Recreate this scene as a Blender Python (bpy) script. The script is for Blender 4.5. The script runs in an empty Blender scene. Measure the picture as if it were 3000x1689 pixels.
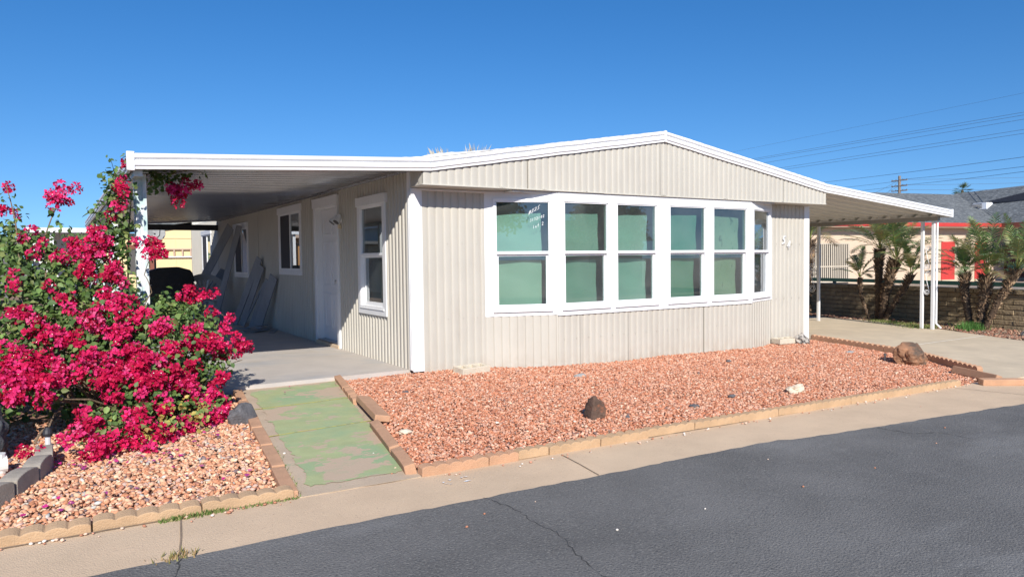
import bpy, bmesh, math, random
import numpy as np
from mathutils import Vector, Matrix, noise

random.seed(7); RNG = np.random.default_rng(11)
PI = math.pi
SC = bpy.context.scene
COL = SC.collection

CAM = dict(f=2103.92, C=(-3.481, -7.682, 1.33), R=(0.845506, -0.533835, -0.011861), U=(0.032137, 0.028702, 0.999071), F=(0.532999, 0.845102, -0.041423))
# ------------------------------------------------------------------ camera
cam_d = bpy.data.cameras.new('camera'); cam = bpy.data.objects.new('camera', cam_d); COL.objects.link(cam)
cam_d.sensor_width = 36.0; cam_d.lens = 36.0*CAM['f']/3000.0
cam_d.clip_start = 0.05; cam_d.clip_end = 3000
_R, _U, _F = Vector(CAM['R']), Vector(CAM['U']), Vector(CAM['F'])
cam.matrix_world = Matrix(((_R.x,_U.x,-_F.x,CAM['C'][0]),(_R.y,_U.y,-_F.y,CAM['C'][1]),(_R.z,_U.z,-_F.z,CAM['C'][2]),(0,0,0,1)))
SC.camera = cam

# ------------------------------------------------------------------ light
SUN_TRAVEL = Vector((0.38, 1.0, -0.68)).normalized()
world = bpy.data.worlds.new('World'); SC.world = world; world.use_nodes = True
nt = world.node_tree; nt.nodes.clear()
sky = nt.nodes.new('ShaderNodeTexSky'); sky.sky_type = 'NISHITA'; sky.sun_disc = False
sky.sun_elevation = math.asin(-SUN_TRAVEL.z); sky.sun_rotation = math.atan2(-SUN_TRAVEL.x, -SUN_TRAVEL.y)
sky.altitude = 350; sky.air_density = 1.0; sky.dust_density = 0.0; sky.ozone_density = 3.0
hs = nt.nodes.new('ShaderNodeHueSaturation'); hs.inputs['Hue'].default_value = 0.506; hs.inputs['Saturation'].default_value = 1.33; hs.inputs['Value'].default_value = 1.0
bg = nt.nodes.new('ShaderNodeBackground'); bg.inputs['Strength'].default_value = 0.115
wo = nt.nodes.new('ShaderNodeOutputWorld')
tcw = nt.nodes.new('ShaderNodeTexCoord'); sx = nt.nodes.new('ShaderNodeVectorMath'); sx.operation = 'MULTIPLY_ADD'
sx.inputs[1].default_value = (1, 1, 0.9); sx.inputs[2].default_value = (0, 0, 0.10)   # sample a little higher: a clear dry-air sky stays blue down to the roofs
nt.links.new(tcw.outputs['Generated'], sx.inputs[0]); nt.links.new(sx.outputs[0], sky.inputs['Vector'])
nt.links.new(sky.outputs[0], hs.inputs['Color']); nt.links.new(hs.outputs[0], bg.inputs['Color']); nt.links.new(bg.outputs[0], wo.inputs[0])
sun_d = bpy.data.lights.new('sun', 'SUN'); sun_d.energy = 5.0; sun_d.angle = math.radians(0.5); sun_d.color = (1.0, 0.95, 0.87)
sun = bpy.data.objects.new('sun', sun_d); COL.objects.link(sun); sun.location = (-10, -30, 25)
sun.rotation_euler = SUN_TRAVEL.to_track_quat('-Z', 'Y').to_euler()
SC.view_settings.view_transform = 'Standard'; SC.view_settings.look = 'None'
SC.view_settings.exposure = 0.28; SC.view_settings.gamma = 1.0; SC.view_settings.use_curve_mapping = False
SC.cycles.max_bounces = 8; SC.cycles.transparent_max_bounces = 16

# ------------------------------------------------------------------ helpers
def G(x, y):
    return -0.015*min(max(x, -6), 14) + 0.02*min(max(y, -15), 0)

def mat(name, col, rough=0.7, var=0.08, scale=6.0, bump=0.0, bscale=80.0, metal=0.0, spec=0.5, col2=None, thr=None, stretch=(1,1,1), detail=6):
    m = bpy.data.materials.new(name); m.use_nodes = True
    n = m.node_tree.nodes; l = m.node_tree.links
    b = n['Principled BSDF']; b.inputs['Roughness'].default_value = rough; b.inputs['Metallic'].default_value = metal
    b.inputs['Specular IOR Level'].default_value = spec
    tc = n.new('ShaderNodeTexCoord'); mp = n.new('ShaderNodeMapping'); mp.inputs['Scale'].default_value = stretch
    l.new(tc.outputs['Object'], mp.inputs['Vector'])
    nz = n.new('ShaderNodeTexNoise'); nz.inputs['Scale'].default_value = scale; nz.inputs['Detail'].default_value = detail
    nz.inputs['Roughness'].default_value = 0.6
    l.new(mp.outputs[0], nz.inputs['Vector'])
    cr = n.new('ShaderNodeValToRGB')
    a = [max(0, c*(1-var)) for c in col]; c2 = [min(1, c*(1+var)) for c in col] if col2 is None else list(col2)
    if col2 is not None: a = list(col)
    cr.color_ramp.elements[0].color = (*a, 1); cr.color_ramp.elements[1].color = (*c2, 1)
    lo, hi = thr if thr else (0.3, 0.7)
    cr.color_ramp.elements[0].position = lo; cr.color_ramp.elements[1].position = hi
    l.new(nz.outputs['Fac'], cr.inputs['Fac']); l.new(cr.outputs['Color'], b.inputs['Base Color'])
    if bump:
        nb = n.new('ShaderNodeTexNoise'); nb.inputs['Scale'].default_value = bscale; nb.inputs['Detail'].default_value = 4
        l.new(mp.outputs[0], nb.inputs['Vector'])
        bp = n.new('ShaderNodeBump'); bp.inputs['Strength'].default_value = bump; bp.inputs['Distance'].default_value = 0.01
        l.new(nb.outputs['Fac'], bp.inputs['Height']); l.new(bp.outputs[0], b.inputs['Normal'])
    m['_cr'] = cr.name
    return m

def attr_mat(name, rough=0.7, trans=0.0, bump=0.0, spec=0.3, gain=1.0):
    m = bpy.data.materials.new(name); m.use_nodes = True
    n = m.node_tree.nodes; l = m.node_tree.links
    b = n['Principled BSDF']; b.inputs['Roughness'].default_value = rough; b.inputs['Specular IOR Level'].default_value = spec
    at = n.new('ShaderNodeAttribute'); at.attribute_name = 'col'
    l.new(at.outputs['Color'], b.inputs['Base Color'])
    if bump:
        tc = n.new('ShaderNodeTexCoord'); nb = n.new('ShaderNodeTexNoise'); nb.inputs['Scale'].default_value = 120
        l.new(tc.outputs['Object'], nb.inputs['Vector'])
        bp = n.new('ShaderNodeBump'); bp.inputs['Strength'].default_value = bump; bp.inputs['Distance'].default_value = 0.005
        l.new(nb.outputs['Fac'], bp.inputs['Height']); l.new(bp.outputs[0], b.inputs['Normal'])
    if trans:
        t = n.new('ShaderNodeBsdfTranslucent'); mx = n.new('ShaderNodeMixShader'); mx.inputs[0].default_value = trans
        l.new(at.outputs['Color'], t.inputs['Color']); l.new(b.outputs[0], mx.inputs[1]); l.new(t.outputs[0], mx.inputs[2])
        l.new(mx.outputs[0], n['Material Output'].inputs['Surface'])
    return m

def splash(m, col, z0, z1, scale=9.0, amount=.7):
    """dried dirt thrown up along the foot of a wall"""
    n = m.node_tree.nodes; l = m.node_tree.links; b = n['Principled BSDF']; src = b.inputs['Base Color'].links[0].from_socket
    tc = n.new('ShaderNodeTexCoord'); sp = n.new('ShaderNodeSeparateXYZ'); l.new(tc.outputs['Object'], sp.inputs[0])
    mr = n.new('ShaderNodeMapRange'); mr.inputs['From Min'].default_value = z1; mr.inputs['From Max'].default_value = z0
    l.new(sp.outputs['Z'], mr.inputs['Value'])
    nz = n.new('ShaderNodeTexNoise'); nz.inputs['Scale'].default_value = scale; nz.inputs['Detail'].default_value = 8; l.new(tc.outputs['Object'], nz.inputs['Vector'])
    m2 = n.new('ShaderNodeMapRange'); m2.inputs['From Min'].default_value = .38; m2.inputs['From Max'].default_value = .62; l.new(nz.outputs['Fac'], m2.inputs['Value'])
    mu = n.new('ShaderNodeMath'); mu.operation = 'MULTIPLY'; l.new(mr.outputs[0], mu.inputs[0]); l.new(m2.outputs[0], mu.inputs[1])
    m3 = n.new('ShaderNodeMath'); m3.operation = 'MULTIPLY'; l.new(mu.outputs[0], m3.inputs[0]); m3.inputs[1].default_value = amount
    mx = n.new('ShaderNodeMix'); mx.data_type = 'RGBA'; l.new(m3.outputs[0], mx.inputs[0]); l.new(src, mx.inputs[6]); mx.inputs[7].default_value = (*col, 1)
    l.new(mx.outputs[2], b.inputs['Base Color']); return m

def layer_noise(m, col, scale, lo, hi, stretch=(1,1,1), detail=5, amount=1.0):
    """mix another colour over a material's base colour where a noise is high"""
    n = m.node_tree.nodes; l = m.node_tree.links; b = n['Principled BSDF']
    src = b.inputs['Base Color'].links[0].from_socket
    tc = n.new('ShaderNodeTexCoord'); mp = n.new('ShaderNodeMapping'); mp.inputs['Scale'].default_value = stretch
    mp.inputs['Location'].default_value = (scale*1.7, -scale*.6, 3.1)
    l.new(tc.outputs['Object'], mp.inputs['Vector'])
    nz = n.new('ShaderNodeTexNoise'); nz.inputs['Scale'].default_value = scale; nz.inputs['Detail'].default_value = detail
    nz.inputs['Roughness'].default_value = 0.62
    l.new(mp.outputs[0], nz.inputs['Vector'])
    mr = n.new('ShaderNodeMapRange'); mr.inputs['From Min'].default_value = lo; mr.inputs['From Max'].default_value = hi
    mr.inputs['To Max'].default_value = amount
    l.new(nz.outputs['Fac'], mr.inputs['Value'])
    mx = n.new('ShaderNodeMix'); mx.data_type = 'RGBA'
    l.new(mr.outputs[0], mx.inputs[0]); l.new(src, mx.inputs[6]); mx.inputs[7].default_value = (*col, 1)
    l.new(mx.outputs[2], b.inputs['Base Color'])
    return m

def tag(o, label=None, cat=None, group=None, kind=None):
    if label: o['label'] = label
    if cat: o['category'] = cat
    if group: o['group'] = group
    if kind: o['kind'] = kind
    return o

def empty(name, loc, label, cat, group=None):
    o = bpy.data.objects.new(name, None); COL.objects.link(o); o.location = loc; o.empty_display_size = 0.1
    return tag(o, label, cat, group)

def wloc(o):
    v = Vector((0,0,0))
    while o is not None:
        v += o.location; o = o.parent
    return v

class MB:
    """collects shapes given in world coordinates and links them as ONE mesh object"""
    def __init__(s): s.v = []; s.f = []; s.c = None
    def add(s, vs, fs):
        k = len(s.v); s.v += [tuple(p) for p in vs]; s.f += [tuple(i+k for i in f) for f in fs]
    def box(s, x0, x1, y0, y1, z0, z1):
        s.add([(x0,y0,z0),(x1,y0,z0),(x1,y1,z0),(x0,y1,z0),(x0,y0,z1),(x1,y0,z1),(x1,y1,z1),(x0,y1,z1)],
              [(0,3,2,1),(4,5,6,7),(0,1,5,4),(1,2,6,5),(2,3,7,6),(3,0,4,7)])
    def obox(s, o, ex, ey, ez, a0, a1, b0, b1, c0, c1):
        """box in the frame o + ex*a + ey*b + ez*c"""
        o, ex, ey, ez = Vector(o), Vector(ex), Vector(ey), Vector(ez)
        P = lambda a,b,c: o+ex*a+ey*b+ez*c
        s.add([P(a0,b0,c0),P(a1,b0,c0),P(a1,b1,c0),P(a0,b1,c0),P(a0,b0,c1),P(a1,b0,c1),P(a1,b1,c1),P(a0,b1,c1)],
              [(0,3,2,1),(4,5,6,7),(0,1,5,4),(1,2,6,5),(2,3,7,6),(3,0,4,7)])
    def prism(s, pts, off):
        """closed outline pts (3D) extruded by the vector off"""
        n = len(pts); pts = [Vector(p) for p in pts]; off = Vector(off)
        s.add(pts + [p+off for p in pts], [tuple(range(n))[::-1], tuple(range(n, 2*n))] + [(i,(i+1)%n,(i+1)%n+n,i+n) for i in range(n)])
    def extrude_path(s, prof, path, closed=False, caps=True):
        """prof: function/list of cross-sections as 3D point lists, all of one length"""
        rings = path; m = len(rings[0]); k = len(s.v)
        for r in rings: s.v += [tuple(p) for p in r]
        for i in range(len(rings)-1):
            for j in range(m if closed else m-1):
                a = k+i*m+j; b = k+i*m+(j+1)%m
                s.f.append((a, b, b+m, a+m))
        if caps and closed:
            s.f.append(tuple(range(k, k+m))[::-1]); e = k+(len(rings)-1)*m; s.f.append(tuple(range(e, e+m)))
    def tube(s, pts, r, sides=8, caps=True):
        pts = [Vector(p) for p in pts]
        rr = r if isinstance(r, (list, tuple)) else [r]*len(pts)
        rings = []; up = None
        for i, p in enumerate(pts):
            d = (pts[min(i+1, len(pts)-1)] - pts[max(i-1, 0)]).normalized()
            if up is None:
                up = Vector((0,0,1)) if abs(d.z) < 0.9 else Vector((1,0,0))
            a = d.cross(up).normalized(); b = a.cross(d).normalized(); up = b
            rings.append([p + (a*math.cos(2*PI*j/sides) + b*math.sin(2*PI*j/sides))*rr[i] for j in range(sides)])
        s.extrude_path(None, rings, closed=True, caps=caps)
    def build(s, name, m, parent=None, smooth=False, bevel=0.0, segs=2, base=None):
        if parent is not None: o0 = wloc(parent)
        elif base is not None: o0 = Vector(base)
        else: o0 = Vector((0,0,0))
        me = bpy.data.meshes.new(name)
        me.from_pydata([(v[0]-o0.x, v[1]-o0.y, v[2]-o0.z) for v in s.v], [], s.f); me.validate(); me.update()
        if m is not None: me.materials.append(m)
        if smooth:
            for p in me.polygons: p.use_smooth = True
        o = bpy.data.objects.new(name, me); COL.objects.link(o)
        if parent is not None: o.parent = parent
        else: o.location = o0
        if bevel:
            md = o.modifiers.new('bevel', 'BEVEL'); md.width = bevel; md.segments = segs; md.limit_method = 'ANGLE'; md.angle_limit = math.radians(40)
        return o

def np_mesh(name, V, F, m, parent=None, cols=None, smooth=False):
    """V (n,3), F (k,3) triangles; cols (n,3) per vertex"""
    o0 = np.array(wloc(parent)) if parent is not None else np.zeros(3)
    me = bpy.data.meshes.new(name)
    me.vertices.add(len(V)); me.vertices.foreach_set('co', (V-o0).astype(np.float32).ravel())
    me.loops.add(len(F)*3); me.loops.foreach_set('vertex_index', F.astype(np.int32).ravel())
    me.polygons.add(len(F)); me.polygons.foreach_set('loop_start', np.arange(0, len(F)*3, 3, dtype=np.int32))
    if smooth: me.polygons.foreach_set('use_smooth', np.ones(len(F), dtype=bool))
    me.update(calc_edges=True)
    if cols is not None:
        a = me.color_attributes.new('col', 'FLOAT_COLOR', 'POINT')
        a.data.foreach_set('color', np.concatenate([cols, np.ones((len(cols),1))], 1).astype(np.float32).ravel())
    me.materials.append(m)
    o = bpy.data.objects.new(name, me); COL.objects.link(o)
    if parent is not None: o.parent = parent
    return o

def sheet(name, poly, dz, m, thick=0.0, label=None, step=None):
    """ground sheet following the slope of the lot"""
    bm = bmesh.new(); vs = [bm.verts.new((x, y, 0)) for x, y in poly]; bm.faces.new(vs)
    for co, no in (((0,0,0),(0,1,0)), ((0,-15,0),(0,1,0)), ((14,0,0),(1,0,0)), ((-6,0,0),(1,0,0))):
        g = bm.verts[:] + bm.edges[:] + bm.faces[:]
        bmesh.ops.bisect_plane(bm, geom=g, plane_co=co, plane_no=no)
    for v in bm.verts: v.co.z = G(v.co.x, v.co.y) + dz
    if thick:
        r = bmesh.ops.extrude_face_region(bm, geom=bm.faces[:])
        for e in r['geom']:
            if isinstance(e, bmesh.types.BMVert): e.co.z -= thick
    bmesh.ops.recalc_face_normals(bm, faces=bm.faces[:])
    me = bpy.data.meshes.new(name); bm.to_mesh(me); bm.free(); me.materials.append(m)
    o = bpy.data.objects.new(name, me); COL.objects.link(o); o['kind'] = 'structure'
    return o

def inpoly(x, y, pl):
    c = False; n = len(pl)
    for i in range(n):
        x1, y1 = pl[i]; x2, y2 = pl[(i+1) % n]
        if (y1 > y) != (y2 > y) and x < (x2-x1)*(y-y1)/(y2-y1)+x1: c = not c
    return c

def rock(name, loc, size, m, label, cat='rock', seed=0, rough=0.25, rot=0.0, sub=4, flat=0.0, facets=0, parent=None, group=None):
    bm = bmesh.new(); bmesh.ops.create_icosphere(bm, subdivisions=sub, radius=1.0)
    rnd = random.Random(seed); offs = Vector((rnd.uniform(0,50), rnd.uniform(0,50), rnd.uniform(0,50)))
    planes = [(Vector((rnd.gauss(0,1), rnd.gauss(0,1), rnd.gauss(0,1))).normalized(), rnd.uniform(.62,.85)) for _ in range(facets)]
    for v in bm.verts:
        d = v.co.copy()
        k = 1 + rough*noise.noise(d*1.3+offs) + rough*.5*noise.noise(d*3.1+offs) + rough*.25*noise.noise(d*7+offs) + rough*.12*noise.noise(d*17+offs)
        p = d*k
        for n_, q in planes:
            t = p.dot(n_)
            if t > q: p -= n_*(t-q)*.92
        if p.z < -.55: p.z = -.55
        v.co = Vector((p.x*size[0]/2, p.y*size[1]/2, (p.z+.5)*size[2]/1.45))
    bmesh.ops.rotate(bm, verts=bm.verts, cent=(0,0,0), matrix=Matrix.Rotation(rot, 3, 'Z'))
    me = bpy.data.meshes.new(name); bm.to_mesh(me); bm.free(); me.materials.append(m)
    for p in me.polygons: p.use_smooth = facets == 0
    o = bpy.data.objects.new(name, me); COL.objects.link(o); o.location = loc
    return tag(o, label, cat, group)

def copy_tree(o, parent=None):
    c = o.copy(); COL.objects.link(c); c.parent = parent
    for ch in list(o.children): copy_tree(ch, c)
    return c

# measured layout (metres)
FLOWERS = [(-3.44,-0.0,1.95,0.151), (-3.83,0.06,2.01,0.049), (-3.8,-0.15,1.77,0.048), (-3.65,-0.27,1.64,0.061), (-3.86,-0.12,1.81,0.041), (-3.53,-0.04,1.91,0.071), (-3.34,0.03,2.0,0.065), (-3.48,-0.09,1.86,0.071), (-3.0,-0.3,1.98,0.086), (-3.02,-0.3,1.87,0.072), (-2.92,-0.3,2.25,0.029), (-3.09,-0.18,1.75,0.043), (-3.15,-0.39,1.51,0.035), (-2.96,-0.3,2.07,0.043), (-2.75,-0.45,1.49,0.115), (-2.83,-0.45,1.51,0.071), (-2.69,-0.45,1.42,0.09), (-2.82,-0.45,1.4,0.057), (-2.36,-0.44,1.01,0.127), (-2.45,-0.47,1.07,0.081), (-2.25,-0.32,1.04,0.069), (-2.49,-0.25,1.0,0.045), (-2.22,-0.45,0.84,0.038), (-2.3,-0.49,0.88,0.037), (-2.19,-0.5,0.73,0.053), (-2.12,-0.4,0.79,0.031), (-3.2,-0.36,1.55,0.14), (-3.33,-0.49,1.41,0.13), (-3.17,-0.46,1.44,0.132), (-3.38,-0.39,1.51,0.089), (-3.47,-0.54,1.36,0.094), (-3.25,-0.65,1.24,0.141), (-3.07,-0.65,1.23,0.116), (-3.72,-0.36,1.55,0.054), (-3.58,-0.36,1.55,0.061), (-3.65,-0.49,1.41,0.046), (-3.77,-0.65,1.25,0.051), (-3.74,-0.96,0.96,0.138), (-3.8,-0.79,1.13,0.069), (-3.64,-1.03,0.9,0.123), (-3.84,-1.24,0.73,0.088), (-3.56,-0.74,1.16,0.071), (-3.45,-0.82,1.08,0.084), (-3.15,-0.85,1.04,0.152), (-3.34,-0.96,0.94,0.141), (-3.26,-1.09,0.82,0.145), (-3.09,-1.16,0.75,0.146), (-3.49,-1.19,0.75,0.128), (-3.62,-1.16,0.78,0.109), (-3.39,-1.17,0.75,0.093), (-2.93,-1.01,0.87,0.112), (-2.79,-1.05,0.77,0.126), (-2.71,-1.11,0.6,0.126), (-3.07,-0.98,0.91,0.082), (-2.97,-0.88,1.0,0.067), (-3.08,-0.59,1.3,0.076), (-2.52,-0.86,0.67,0.126), (-2.38,-0.8,0.57,0.15), (-2.16,-0.62,0.55,0.149), (-1.96,-0.46,0.52,0.085), (-2.17,-0.52,0.69,0.053), (-2.06,-0.57,0.5,0.075), (-2.27,-0.65,0.63,0.073), (-2.43,-0.7,0.75,0.05), (-3.67,-1.53,0.49,0.176), (-3.76,-1.58,0.46,0.14), (-3.5,-1.45,0.54,0.123), (-3.78,-1.63,0.43,0.111), (-3.57,-1.63,0.41,0.102), (-3.84,-1.44,0.58,0.085), (-3.29,-1.39,0.57,0.139), (-3.17,-1.48,0.48,0.139), (-3.03,-1.44,0.5,0.16), (-2.9,-1.52,0.43,0.142), (-2.7,-1.28,0.42,0.162), (-2.59,-1.28,0.28,0.158), (-2.46,-1.23,0.17,0.147), (-2.34,-1.01,0.28,0.125), (-2.97,-1.34,0.58,0.126), (-2.82,-1.29,0.55,0.128), (-2.31,-1.09,0.15,0.104), (-2.86,-1.63,0.27,0.103), (-3.01,-1.79,0.22,0.088), (-3.13,-1.66,0.34,0.077), (-2.36,-1.25,0.04,0.074), (-2.43,-1.4,0.05,0.092), (-3.37,-1.76,0.29,0.074), (-3.36,-1.86,0.22,0.072), (-2.7,-1.6,0.09,0.137), (-2.49,-1.38,0.07,0.131), (-2.32,-1.27,0.05,0.088), (-2.81,-1.78,0.06,0.09), (-3.44,-2.02,0.13,0.091), (-3.31,-2.08,0.07,0.113), (-3.16,-1.99,0.11,0.095), (-3.08,-1.92,0.14,0.097), (-2.91,-1.91,0.09,0.075), (-2.96,-2.1,0.04,0.089), (-3.35,-2.17,0.04,0.064), (-3.7,-2.12,0.11,0.062), (-3.23,-2.12,0.04,0.07), (-3.51,-1.99,0.16,0.07), (-3.64,-2.1,0.11,0.041), (-3.37,-1.99,0.14,0.082), (-2.65,-1.64,0.04,0.075), (-3.04,-2.02,0.07,0.056), (-2.46,0.05,2.04,0.117), (-2.35,0.05,2.08,0.094), (-2.54,0.05,2.07,0.078), (-2.44,0.05,1.95,0.078), (-2.27,0.05,2.11,0.047), (-3.78,-1.31,0.67,0.066), (-3.6,-1.32,0.65,0.066), (-3.55,-1.32,0.64,0.062), (-3.33,-1.31,0.64,0.07), (-3.26,-1.33,0.62,0.075), (-3.19,-1.32,0.61,0.066), (-3.1,-1.32,0.61,0.073), (-3.02,-1.29,0.62,0.093), (-2.92,-1.34,0.58,0.092), (-2.72,-1.17,0.54,0.07), (-3.85,-1.36,0.64,0.079), (-3.76,-1.4,0.6,0.07), (-3.71,-1.4,0.59,0.085), (-3.61,-1.37,0.61,0.084), (-3.47,-1.41,0.57,0.063), (-3.36,-1.42,0.55,0.062), (-2.54,-1.04,0.48,0.074), (-3.84,-1.49,0.54,0.059), (-3.72,-1.45,0.56,0.075), (-3.35,-1.46,0.51,0.087), (-3.29,-1.47,0.5,0.061), (-3.1,-1.49,0.47,0.071), (-3.02,-1.5,0.45,0.072), (-2.92,-1.5,0.44,0.075), (-2.57,-1.16,0.38,0.073), (-3.68,-1.55,0.48,0.073), (-2.84,-1.48,0.38,0.088), (-2.71,-1.35,0.35,0.064), (-2.98,-1.62,0.35,0.057), (-2.44,-1.18,0.2,0.091), (-2.89,-1.7,0.24,0.073), (-3.1,-1.83,0.21,0.067), (-3.3,-1.88,0.2,0.078), (-2.98,-1.89,0.15,0.083), (-2.75,-1.7,0.07,0.085), (-3.08,-1.96,0.12,0.052)]
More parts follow.
